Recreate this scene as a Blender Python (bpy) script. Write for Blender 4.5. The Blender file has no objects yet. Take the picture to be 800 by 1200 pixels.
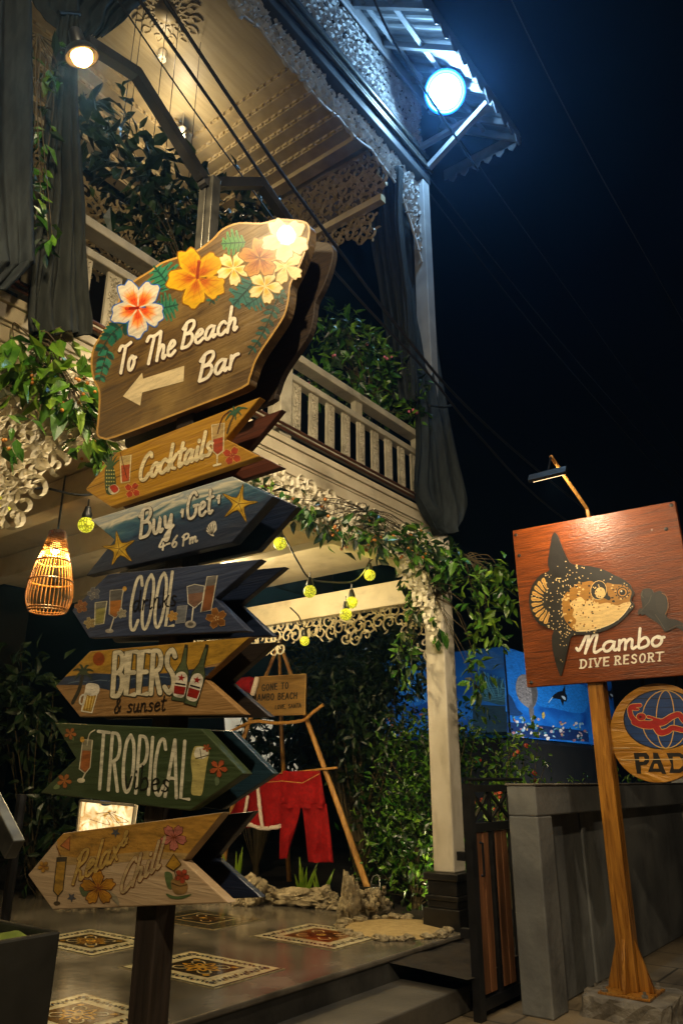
import bpy, bmesh, math, random
import numpy as np
from mathutils import Vector, Matrix, noise
R_ = math.radians
rng = random.Random(7)
SC = bpy.context.scene
COL = SC.collection
# ------------------------------------------------------------------ camera, world, exposure
F = 880.0                                   # focal length in photo pixels (800 wide)
TILT = math.atan(315 / F)
CT, ST = math.cos(TILT), math.sin(TILT)
YAW = math.atan((1115 - 400) / F * CT)
CY, SY = math.cos(YAW), math.sin(YAW)
EYE = 1.55
cam_d = bpy.data.cameras.new('camera')
cam = bpy.data.objects.new('camera', cam_d); COL.objects.link(cam)
cam.location = (0, 0, EYE)
cam.rotation_euler = (math.pi / 2 + TILT, 0, YAW)
cam_d.sensor_fit = 'VERTICAL'; cam_d.sensor_height = 24; cam_d.lens = 24 * F / 1200
cam_d.clip_start = 0.05; cam_d.clip_end = 3000
SC.camera = cam
world = bpy.data.worlds.new('World'); SC.world = world; world.use_nodes = True
wn = world.node_tree
sky = wn.nodes.new('ShaderNodeTexSky'); sky.sky_type = 'NISHITA'; sky.sun_disc = False
sky.sun_elevation = R_(-4); sky.sun_rotation = R_(30)
wn.links.new(sky.outputs[0], wn.nodes['Background'].inputs[0])
wn.nodes['Background'].inputs[1].default_value = 0.012
SC.view_settings.view_transform = 'Standard'; SC.view_settings.look = 'None'
SC.view_settings.exposure = 0.0; SC.view_settings.gamma = 1
SC.render.engine = 'CYCLES'
cy = SC.cycles
cy.use_denoising = True
try: cy.denoiser = 'OPENIMAGEDENOISE'
except Exception: pass
cy.max_bounces = 5; cy.diffuse_bounces = 3; cy.glossy_bounces = 3; cy.transparent_max_bounces = 6
cy.volume_bounces = 0; cy.caustics_reflective = False; cy.caustics_refractive = False
cy.sample_clamp_indirect = 4

def U(px, py, **k):
    """photo pixel -> point on the plane X=, Y= or Z= of the place"""
    u = (px - 400) / F; v = (600 - py) / F
    f = CT - v * ST; z = ST + v * CT
    r = (CY * u - SY * f, SY * u + CY * f, z)
    ax = list(k)[0]; i = 'XYZ'.index(ax); o = (0, 0, EYE)
    t = (k[ax] - o[i]) / r[i]
    return Vector([o[j] + t * r[j] for j in range(3)])

# ------------------------------------------------------------------ materials
def lin(h):
    if isinstance(h, str):
        h = h.lstrip('#'); c = [int(h[i:i + 2], 16) / 255 for i in (0, 2, 4)]
        return tuple(((x + .055) / 1.055) ** 2.4 if x > .04045 else x / 12.92 for x in c) + (1,)
    return tuple(h) + (1,) if len(h) == 3 else tuple(h)

def mat(name, c1, c2=None, rough=.6, metal=0, scale=6, stretch=(1, 1, 1), bump=.15, coat=0, rand=0, detail=6,
        lo=.3, hi=.7, emit=None, estr=0, spec=.5, bscale=None, rr=.12, distort=.4):
    m = bpy.data.materials.new(name); m.use_nodes = True
    nt = m.node_tree; N = nt.nodes; L = nt.links; b = N['Principled BSDF']
    tc = N.new('ShaderNodeTexCoord'); mp = N.new('ShaderNodeMapping'); mp.inputs['Scale'].default_value = stretch
    L.new(tc.outputs['Object'], mp.inputs[0])
    nz = N.new('ShaderNodeTexNoise'); nz.inputs['Scale'].default_value = scale; nz.inputs['Detail'].default_value = detail
    nz.inputs['Distortion'].default_value = distort
    L.new(mp.outputs[0], nz.inputs['Vector'])
    rp = N.new('ShaderNodeValToRGB'); rp.color_ramp.elements[0].position = lo; rp.color_ramp.elements[1].position = hi
    rp.color_ramp.elements[0].color = lin(c1); rp.color_ramp.elements[1].color = lin(c2 or c1)
    L.new(nz.outputs[0], rp.inputs[0]); out = rp.outputs[0]
    if rand:
        g = N.new('ShaderNodeNewGeometry'); hs = N.new('ShaderNodeHueSaturation')
        mr = N.new('ShaderNodeMapRange'); mr.inputs[3].default_value = 1 - rand; mr.inputs[4].default_value = 1 + rand
        L.new(g.outputs['Random Per Island'], mr.inputs[0]); L.new(mr.outputs[0], hs.inputs['Value'])
        mr2 = N.new('ShaderNodeMapRange'); mr2.inputs[3].default_value = .5 + rand * .06; mr2.inputs[4].default_value = .5 - rand * .06
        L.new(g.outputs['Random Per Island'], mr2.inputs[0]); L.new(mr2.outputs[0], hs.inputs['Hue'])
        L.new(out, hs.inputs['Color']); out = hs.outputs[0]
    L.new(out, b.inputs['Base Color'])
    b.inputs['Metallic'].default_value = metal
    b.inputs['Coat Weight'].default_value = coat; b.inputs['Coat Roughness'].default_value = .12
    b.inputs['Specular IOR Level'].default_value = spec
    mr = N.new('ShaderNodeMapRange'); mr.inputs[3].default_value = max(0.02, rough - rr); mr.inputs[4].default_value = min(1, rough + rr)
    L.new(nz.outputs[0], mr.inputs[0]); L.new(mr.outputs[0], b.inputs['Roughness'])
    if bump:
        bp = N.new('ShaderNodeBump'); bp.inputs['Strength'].default_value = bump; bp.inputs['Distance'].default_value = .02
        src = nz
        if bscale:
            src = N.new('ShaderNodeTexNoise'); src.inputs['Scale'].default_value = bscale; src.inputs['Detail'].default_value = 6
            L.new(mp.outputs[0], src.inputs['Vector'])
        L.new(src.outputs[0], bp.inputs['Height']); L.new(bp.outputs[0], b.inputs['Normal'])
    if emit:
        b.inputs['Emission Color'].default_value = lin(emit); b.inputs['Emission Strength'].default_value = estr
    return m

def paint_mat(name, rough=.45, wear=.25, coat=.15, bump=.1):
    """hand paint: colour comes from the Col attribute of the brushed shapes, worn by noise"""
    m = bpy.data.materials.new(name); m.use_nodes = True
    nt = m.node_tree; N = nt.nodes; L = nt.links; b = N['Principled BSDF']
    at = N.new('ShaderNodeAttribute'); at.attribute_name = 'Col'
    tc = N.new('ShaderNodeTexCoord'); nz = N.new('ShaderNodeTexNoise'); nz.inputs['Scale'].default_value = 5; nz.inputs['Detail'].default_value = 9; nz.inputs['Roughness'].default_value = .65
    mpp = N.new('ShaderNodeMapping'); mpp.inputs['Scale'].default_value = (2, 2, 11); mpp.inputs['Rotation'].default_value = (0, .2, 0)
    L.new(tc.outputs['Object'], mpp.inputs[0]); L.new(mpp.outputs[0], nz.inputs['Vector'])
    mr = N.new('ShaderNodeMapRange'); mr.inputs[1].default_value = .32; mr.inputs[2].default_value = .6
    mr.inputs[3].default_value = 1 - wear * 1.6; mr.inputs[4].default_value = 1.0
    L.new(nz.outputs[0], mr.inputs[0])
    mx = N.new('ShaderNodeMix'); mx.data_type = 'RGBA'; mx.blend_type = 'MULTIPLY'; mx.inputs[0].default_value = 1
    L.new(at.outputs['Color'], mx.inputs[6]); L.new(mr.outputs[0], mx.inputs[7])
    n2 = N.new('ShaderNodeTexNoise'); n2.inputs['Scale'].default_value = 22; n2.inputs['Detail'].default_value = 10; n2.inputs['Roughness'].default_value = .75
    L.new(mpp.outputs[0], n2.inputs['Vector'])
    m2 = N.new('ShaderNodeMapRange'); m2.inputs[1].default_value = .575; m2.inputs[2].default_value = .66; m2.inputs[3].default_value = 0; m2.inputs[4].default_value = min(1, wear * 2.6)
    L.new(n2.outputs[0], m2.inputs[0])
    mc = N.new('ShaderNodeMix'); mc.data_type = 'RGBA'; mc.inputs[7].default_value = lin('#3d2d1a'); L.new(m2.outputs[0], mc.inputs[0]); L.new(mx.outputs[2], mc.inputs[6])
    L.new(mc.outputs[2], b.inputs['Base Color'])
    b.inputs['Roughness'].default_value = rough; b.inputs['Coat Weight'].default_value = coat
    bp = N.new('ShaderNodeBump'); bp.inputs['Strength'].default_value = bump; bp.inputs['Distance'].default_value = .01
    L.new(nz.outputs[0], bp.inputs['Height']); L.new(bp.outputs[0], b.inputs['Normal'])
    return m

def emis(name, c, s):
    m = bpy.data.materials.new(name); m.use_nodes = True
    b = m.node_tree.nodes['Principled BSDF']; b.inputs['Base Color'].default_value = lin(c)
    b.inputs['Emission Color'].default_value = lin(c); b.inputs['Emission Strength'].default_value = s
    return m

def plank_board(name, ca, cb, cgap=None, seam=None, rough=.5, coat=.1, streak=30, tilt=0.0, wear=None):
    """boards with long grain along X; optional painted-over seams between planks"""
    m = mat(name, ca, cb, rough=rough, scale=2.2, stretch=(1.3, 6, streak), bump=.25, coat=coat, detail=9, lo=.28, hi=.75, distort=1.2)
    nt = m.node_tree; N = nt.nodes; L = nt.links; b = N['Principled BSDF']
    mp = [n for n in N if n.type == 'MAPPING'][0]; mp.inputs['Rotation'].default_value = (0, tilt, 0)
    if wear:
        nz = N.new('ShaderNodeTexNoise'); nz.inputs['Scale'].default_value = 5; nz.inputs['Detail'].default_value = 8
        tc = [n for n in N if n.type == 'TEX_COORD'][0]
        L.new(tc.outputs['Object'], nz.inputs['Vector'])
        mr = N.new('ShaderNodeMapRange'); mr.inputs[1].default_value = .48; mr.inputs[2].default_value = .72
        L.new(nz.outputs[0], mr.inputs[0])
        mx = N.new('ShaderNodeMix'); mx.data_type = 'RGBA'; L.new(mr.outputs[0], mx.inputs[0])
        src = b.inputs['Base Color'].links[0].from_socket
        L.new(src, mx.inputs[6]); mx.inputs[7].default_value = lin(wear); L.new(mx.outputs[2], b.inputs['Base Color'])
    return m

M = {}
M['cream'] = mat('cream_paint', '#b9ad92', '#cabfa6', rough=.5, scale=5, bump=.06)
M['white'] = mat('aged_white_paint', '#b4ab98', '#c9c1b0', rough=.5, scale=4, bump=.08, bscale=20)
M['rail'] = mat('rail_paint', '#8f8874', '#aaa28c', rough=.5, scale=5, bump=.1, bscale=25)
M['carve'] = mat('carved_cream', '#d6cdb2', '#e8e1cc', rough=.55, scale=9, bump=.1)
M['greyfret'] = mat('weathered_grey_fretwork', '#969a9c', '#c0c4c6', rough=.5, scale=9, bump=.1)
M['ceil'] = mat('ceiling_paint', '#958767', '#a99b7b', rough=.45, scale=3, stretch=(8, .6, 1), bump=.05)
M['cornice'] = mat('cornice_paint', '#968663', '#b3a17b', rough=.5, scale=6, bump=.05)
M['greybeam'] = mat('grey_beam', '#2a2e33', '#3d4248', rough=.45, scale=4, bump=.1)
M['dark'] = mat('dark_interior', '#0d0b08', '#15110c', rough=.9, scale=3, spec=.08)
M['cloth'] = mat('charcoal_cloth', '#171b1d', '#2a3032', rough=.85, scale=30, stretch=(1, 1, .2), bump=.15, spec=.2)
M['cloth2'] = mat('grey_green_cloth', '#191c1a', '#2b2e2a', rough=.85, scale=30, stretch=(1, 1, .2), bump=.15, spec=.2)
M['black'] = mat('black_metal', '#0b0b0c', '#17171a', rough=.4, scale=12, bump=.08)
M['steel'] = mat('galvanised_steel', '#4a4a46', '#6a6962', rough=.4, metal=.8, scale=10, bump=.05)
M['tin'] = mat('corrugated_tin', '#7d8890', '#a9b2b8', rough=.35, metal=.4, scale=3, stretch=(1, 8, 1), bump=.1)
M['postwood'] = mat('dark_post_wood', '#17110c', '#2c2118', rough=.6, scale=3, stretch=(12, 12, .8), bump=.3)
M['varnish'] = mat('varnished_post', '#6b3f12', '#b27a2b', rough=.3, scale=2.2, stretch=(14, 14, .9), bump=.25, coat=.4, lo=.3, hi=.7, distort=1.4)
M['stick'] = mat('peeled_stick', '#8a5a22', '#b98a44', rough=.55, scale=5, stretch=(8, 8, 1), bump=.3)
M['rattan'] = mat('rattan', '#7d511c', '#9c6d2e', rough=.5, scale=14, bump=.1)
M['rock'] = mat('pale_coral', '#6f634c', '#b3a585', rough=.9, scale=14, bump=1.0, bscale=45, lo=.3, hi=.7)
M['sand'] = mat('sand', '#a08a5c', '#bda575', rough=.95, scale=14, bump=.5, bscale=60)
M['soil'] = mat('soil', '#15110b', '#2a2116', rough=.95, scale=9, bump=.6)
M['terr'] = mat('polished_cement', '#4d483f', '#7d766a', rough=.17, scale=1.6, bump=.06, bscale=14, detail=8, rr=.14)
M['riser'] = mat('grey_cement', '#34332f', '#4b4944', rough=.75, scale=2.5, bump=.2, bscale=25)
M['wallc'] = mat('grey_render', '#525353', '#82837f', rough=.8, scale=1.5, bump=.25, bscale=18, detail=9)
M['conc'] = mat('broken_concrete', '#4b443a', '#827a6b', rough=.9, scale=7, bump=.9, bscale=22)
M['leaf'] = mat('glossy_leaf', '#2b5216', '#527c24', rough=.28, scale=8, bump=.05, rand=.5)
M['leafb'] = mat('bright_leaf', '#3c6417', '#6a8a26', rough=.35, scale=8, bump=.05, rand=.45)
M['leafd'] = mat('dark_leaf', '#0e1f0b', '#1e3614', rough=.38, scale=8, bump=.05, rand=.5)
M['stem'] = mat('stem', '#3a3018', '#55482a', rough=.8, scale=10)
M['berry'] = mat('orange_berry', '#b06a22', '#cf8d3c', rough=.35, scale=8)
M['berryr'] = mat('red_berry', '#a5391c', '#c9583a', rough=.35, scale=8)
M['red'] = mat('red_felt', '#6f0607', '#930b0d', rough=.85, scale=30, bump=.15, spec=.2)
M['fur'] = mat('white_fur', '#b8a99b', '#d6c8bb', rough=.95, scale=60, bump=.6)
M['gatewood'] = mat('gate_slats', '#4a2e18', '#855634', rough=.55, scale=2.5, stretch=(10, 10, .8), bump=.25)
def stain(m, c, sc=(1.2, 1.2, .5), lo=.47, hi=.66, amt=.75):
    """old damp marks and grime with a shape of their own"""
    nt = m.node_tree; N = nt.nodes; L = nt.links; b = N['Principled BSDF']; tc = [n for n in N if n.type == 'TEX_COORD'][0]
    mp = N.new('ShaderNodeMapping'); mp.inputs['Scale'].default_value = sc; L.new(tc.outputs['Object'], mp.inputs[0])
    nz = N.new('ShaderNodeTexNoise'); nz.inputs['Scale'].default_value = 1.7; nz.inputs['Detail'].default_value = 10; nz.inputs['Roughness'].default_value = .62; L.new(mp.outputs[0], nz.inputs['Vector'])
    mr = N.new('ShaderNodeMapRange'); mr.inputs[1].default_value = lo; mr.inputs[2].default_value = hi; mr.inputs[4].default_value = amt; L.new(nz.outputs[0], mr.inputs[0])
    mx = N.new('ShaderNodeMix'); mx.data_type = 'RGBA'; mx.inputs[7].default_value = lin(c); L.new(mr.outputs[0], mx.inputs[0])
    L.new(b.inputs['Base Color'].links[0].from_socket, mx.inputs[6]); L.new(mx.outputs[2], b.inputs['Base Color'])
stain(M['wallc'], '#3a3a39', (1.6, 1.6, .9), .5, .7, .6); stain(M['riser'], '#1f1d1a'); stain(M['terr'], '#2e281f', (1, 1, 1), .5, .7, .8); stain(M['white'], '#7d725c', (3, 3, .8), .52, .72, .6); stain(M['rail'], '#5c5442', (3, 3, 3), .52, .7, .6); stain(M['cream'], '#7a6f58', (1.5, 1.5, 3), .54, .72, .5)
M['paint'] = paint_mat('sign_paint', wear=.34)
M['paintg'] = paint_mat('gloss_sign_paint', rough=.42, wear=.2, coat=.12, bump=.08)
M['tile'] = paint_mat('encaustic_tile', rough=.2, wear=.3, coat=.3, bump=.04)
M['mural'] = paint_mat('mural_paint', rough=.5, wear=.35, coat=.1)
M['pipe'] = mat('copper_pipe', '#4a2c1c', '#6b4530', rough=.35, metal=.6, scale=8)

# ------------------------------------------------------------------ objects: things, parts, sub-parts
BASE = {}
def tag(o, label=None, cat=None, group=None, kind=None):
    if label: o['label'] = label
    if cat: o['category'] = cat
    if group: o['group'] = group
    if kind: o['kind'] = kind
    return o
def thing(name, base, label, cat, group=None):
    o = bpy.data.objects.new(name, None); COL.objects.link(o); o.location = base
    o.empty_display_size = .1
    BASE[o.name] = Vector(base)
    return tag(o, label, cat, group)

class MB:
    def __init__(s): s.v = []; s.f = []; s.c = None
    def add(s, vs, fs):
        o = len(s.v); s.v += [tuple(v) for v in vs]; s.f += [tuple(i + o for i in f) for f in fs]
    def box(s, a, b):
        (x0, y0, z0), (x1, y1, z1) = a, b
        s.add([(x0, y0, z0), (x1, y0, z0), (x1, y1, z0), (x0, y1, z0), (x0, y0, z1), (x1, y0, z1), (x1, y1, z1), (x0, y1, z1)],
              [(3, 2, 1, 0), (4, 5, 6, 7), (0, 1, 5, 4), (1, 2, 6, 5), (2, 3, 7, 6), (3, 0, 4, 7)])
    def bar(s, p, q, w, h=None, up=(0, 0, 1)):
        """rectangular bar from p to q"""
        p, q = Vector(p), Vector(q); h = h or w
        d = (q - p).normalized(); a = d.cross(Vector(up))
        if a.length < 1e-4: a = d.cross(Vector((1, 0, 0)))
        a.normalize(); b = a.cross(d)
        a *= w / 2; b *= h / 2
        s.add([p - a - b, p + a - b, p + a + b, p - a + b, q - a - b, q + a - b, q + a + b, q - a + b],
              [(0, 1, 2, 3), (7, 6, 5, 4), (4, 5, 1, 0), (5, 6, 2, 1), (6, 7, 3, 2), (7, 4, 0, 3)])
    def prism(s, pts, off):
        """closed polygon (3-D points) pushed by the vector off"""
        n = len(pts); off = Vector(off)
        P = [Vector(p) for p in pts]
        s.add(P + [p + off for p in P], [tuple(range(n - 1, -1, -1)), tuple(range(n, 2 * n))] +
              [(i, (i + 1) % n, n + (i + 1) % n, n + i) for i in range(n)])
    def tube(s, pts, r, n=8, cap=True):
        pts = [Vector(p) for p in pts]; m = len(pts)
        rs = r if isinstance(r, (list, tuple)) else [r] * m
        vs = []; prev = None
        for i, p in enumerate(pts):
            d = (pts[min(i + 1, m - 1)] - pts[max(i - 1, 0)])
            d = d.normalized() if d.length > 1e-9 else Vector((0, 0, 1))
            a = prev if prev is not None else (Vector((0, 0, 1)) if abs(d.z) < .9 else Vector((1, 0, 0)))
            a = (a - d * a.dot(d)); a = a.normalized() if a.length > 1e-6 else d.orthogonal().normalized()
            prev = a; b = d.cross(a)
            vs += [p + (a * math.cos(2 * math.pi * k / n) + b * math.sin(2 * math.pi * k / n)) * rs[i] for k in range(n)]
        fs = [(i * n + k, i * n + (k + 1) % n, (i + 1) * n + (k + 1) % n, (i + 1) * n + k) for i in range(m - 1) for k in range(n)]
        if cap: fs += [tuple(range(n - 1, -1, -1)), tuple((m - 1) * n + k for k in range(n))]
        s.add(vs, fs)
    def lathe(s, base, prof, n=20, ax=(0, 0, 1)):
        """profile of (radius, height) turned about the axis ax through base"""
        base = Vector(base); ax = Vector(ax).normalized(); a = ax.orthogonal().normalized(); b = ax.cross(a)
        vs = []
        for r, h in prof:
            vs += [base + ax * h + (a * math.cos(2 * math.pi * k / n) + b * math.sin(2 * math.pi * k / n)) * max(r, 1e-4) for k in range(n)]
        m = len(prof)
        s.add(vs, [(i * n + k, i * n + (k + 1) % n, (i + 1) * n + (k + 1) % n, (i + 1) * n + k) for i in range(m - 1) for k in range(n)] +
              [tuple(range(n - 1, -1, -1)), tuple((m - 1) * n + k for k in range(n))])
    def ball(s, c, r, n=10, sq=(1, 1, 1)):
        c = Vector(c); m = n // 2 + 1
        prof = [(math.sin(math.pi * i / m), -math.cos(math.pi * i / m)) for i in range(m + 1)]
        vs = []
        for q, h in prof:
            vs += [c + Vector((q * math.cos(2 * math.pi * k / n) * r * sq[0], q * math.sin(2 * math.pi * k / n) * r * sq[1], h * r * sq[2])) for k in range(n)]
        s.add(vs, [(i * n + k, i * n + (k + 1) % n, (i + 1) * n + (k + 1) % n, (i + 1) * n + k) for i in range(m) for k in range(n)])
    def build(s, name, m, parent=None, smooth=False, bevel=0, col=None, angle=40):
        me = bpy.data.meshes.new(name)
        root = parent
        while root is not None and root.parent is not None: root = root.parent
        b = BASE[root.name] if root is not None else Vector((0, 0, 0))
        me.from_pydata([tuple(Vector(v) - b) for v in s.v], [], s.f); me.update()
        if s.c is not None:
            at = me.color_attributes.new('Col', 'FLOAT_COLOR', 'POINT')
            at.data.foreach_set('color', np.array(s.c, dtype=np.float32).ravel())
        for mm in (m if isinstance(m, (list, tuple)) else [m]): me.materials.append(mm)
        o = bpy.data.objects.new(name, me); COL.objects.link(o)
        if parent is not None: o.parent = parent
        if smooth:
            me.shade_smooth()
            try: me.set_sharp_from_angle(angle=R_(angle))
            except Exception: pass
        if bevel:
            bv = o.modifiers.new('bevel', 'BEVEL'); bv.width = bevel; bv.segments = 2; bv.limit_method = 'ANGLE'; bv.angle_limit = R_(35)
        return o

def lamp_light(name, loc, power, color, kind='POINT', radius=.05, aim=None, cone=120, blend=.6, parent=None):
    d = bpy.data.lights.new(name, kind); d.energy = power; d.color = color; d.shadow_soft_size = radius
    if kind == 'SPOT': d.spot_size = R_(cone); d.spot_blend = blend
    o = bpy.data.objects.new(name, d); COL.objects.link(o)
    o.location = loc
    if aim is not None:
        o.rotation_euler = (Vector(aim) - Vector(loc)).to_track_quat('-Z', 'Y').to_euler()
    return o

# ------------------------------------------------------------------ smooth strokes, hand lettering, painted shapes
def smooth(pts, n=6, closed=False):
    P = [Vector(p) if len(p) == 3 else Vector((p[0], p[1], 0)) for p in pts]
    if len(P) < 3 and not closed: return [tuple(p) for p in P]
    out = []; m = len(P)
    for i in range(m if closed else m - 1):
        if closed: a, b, c, d = P[(i - 1) % m], P[i], P[(i + 1) % m], P[(i + 2) % m]
        else: a, b, c, d = P[max(i - 1, 0)], P[i], P[i + 1], P[min(i + 2, m - 1)]
        for k in range(n):
            t = k / n
            out.append(tuple(.5 * ((2 * b) + (c - a) * t + (2 * a - 5 * b + 4 * c - d) * t * t + (3 * b - a - 3 * c + d) * t ** 3)))
    if not closed: out.append(tuple(P[-1]))
    return out

class Art:
    """painted shapes on a flat face; to3(x, y, lift) gives the point, each layer a hair above the last"""
    def __init__(s, to3, step=.00035): s.to3 = to3; s.mb = MB(); s.mb.c = []; s.step = step; s.k = 0; s.done = []; s.nm = None
    def lift(s, lv): s.k += 1; return lv * s.step + s.k * 2e-6
    def raw(s, pts, fs, cols, lv):
        h = s.lift(lv)
        s.mb.add([s.to3(p[0], p[1], h + (p[2] if len(p) > 2 else 0)) for p in pts], fs); s.mb.c += [lin(c) if not isinstance(c, tuple) or len(c) < 4 else c for c in cols]
    def poly(s, pts, col, lv=1):
        c = lin(col); s.raw([(p[0], p[1]) for p in pts], [tuple(range(len(pts)))], [c] * len(pts), lv)
    def blob(s, pts, col, lv=1, n=5): s.poly(smooth(pts, n, True), col, lv)
    def rings(s, cx, cy, out, cols, lv=1):
        """closed outline filled from the middle out with rings of colour [(t, colour), ...]"""
        n = len(out); pts = [(cx, cy)]; cc = [lin(cols[0][1])]; fs = []
        for j, (t, c) in enumerate(cols[1:]):
            o = len(pts)
            pts += [(cx + (p[0] - cx) * t, cy + (p[1] - cy) * t) for p in out]; cc += [lin(c)] * n
            if j == 0: fs += [(0, o + i, o + (i + 1) % n) for i in range(n)]
            else: fs += [(o - n + i, o + i, o + (i + 1) % n, o - n + (i + 1) % n) for i in range(n)]
        s.raw(pts, fs, cc, lv)
    def ellipse(s, cx, cy, rx, ry, col, lv=1, rot=0, n=14):
        a, b = math.cos(rot), math.sin(rot)
        s.poly([(cx + rx * math.cos(t) * a - ry * math.sin(t) * b, cy + rx * math.cos(t) * b + ry * math.sin(t) * a) for t in [2 * math.pi * i / n for i in range(n)]], col, lv)
    def stroke(s, pts, w, col, lv=2, sm=True, n=5, taper=None, closed=False):
        P = smooth(pts, n, closed) if sm else [(p[0], p[1], 0) for p in pts]
        if closed: P = P + [P[0], P[1]]
        Q = [P[0]]
        for p in P[1:]:
            if abs(p[0] - Q[-1][0]) + abs(p[1] - Q[-1][1]) > 1e-3: Q.append(p)
        m = len(Q)
        if m < 2: return
        out = []
        def wd(i):
            if taper is None: return w / 2
            t = i / (m - 1); return w / 2 * (taper[0] * (1 - t) + taper[1] * t) if len(taper) == 2 else w / 2 * (taper[0] * (1 - t) ** 2 + 2 * taper[1] * t * (1 - t) + taper[2] * t * t)
        L = []; Rr = []
        for i in range(m):
            a = Q[max(i - 1, 0)]; b = Q[min(i + 1, m - 1)]
            dx, dy = b[0] - a[0], b[1] - a[1]; l = math.hypot(dx, dy) or 1
            nx, ny = -dy / l, dx / l; k = wd(i); h = i * 1.2e-6
            if 0 < i < m - 1:
                e1 = (Q[i][0] - a[0], Q[i][1] - a[1]); l1 = math.hypot(*e1) or 1
                cosn = abs((-e1[1] * nx + e1[0] * ny) / l1); k = k / max(cosn, .6)
            L.append((Q[i][0] + nx * k, Q[i][1] + ny * k, h)); Rr.append((Q[i][0] - nx * k, Q[i][1] - ny * k, h))
        pts2 = L + Rr
        fs = [(i, i + 1, m + i + 1, m + i) for i in range(m - 1)]
        for (c, e, sg, hh) in ((Q[0], Q[1], 1, 0), (Q[-1], Q[-2], 1, (m - 1) * 1.2e-6)):     # round ends
            k = wd(0) if c is Q[0] else wd(m - 1)
            if k < .05: continue
            ang = math.atan2(c[1] - e[1], c[0] - e[0]); o = len(pts2)
            pts2 += [(c[0] + k * math.cos(ang + t), c[1] + k * math.sin(ang + t), hh) for t in [math.pi * (j / 6 - .5) for j in range(7)]]
            fs.append(tuple(range(o, o + 7)))
        s.raw(pts2, fs, [lin(col)] * len(pts2), lv)
    def new(s, name):
        if s.mb.v: s.done.append((s.nm, s.mb))
        s.mb = MB(); s.mb.c = []; s.nm = name
    def build(s, name, m, parent):
        for nm, mb in s.done: mb.build(nm or name, m, parent)
        return s.mb.build(s.nm or name, m, parent) if s.mb.v else None

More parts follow.
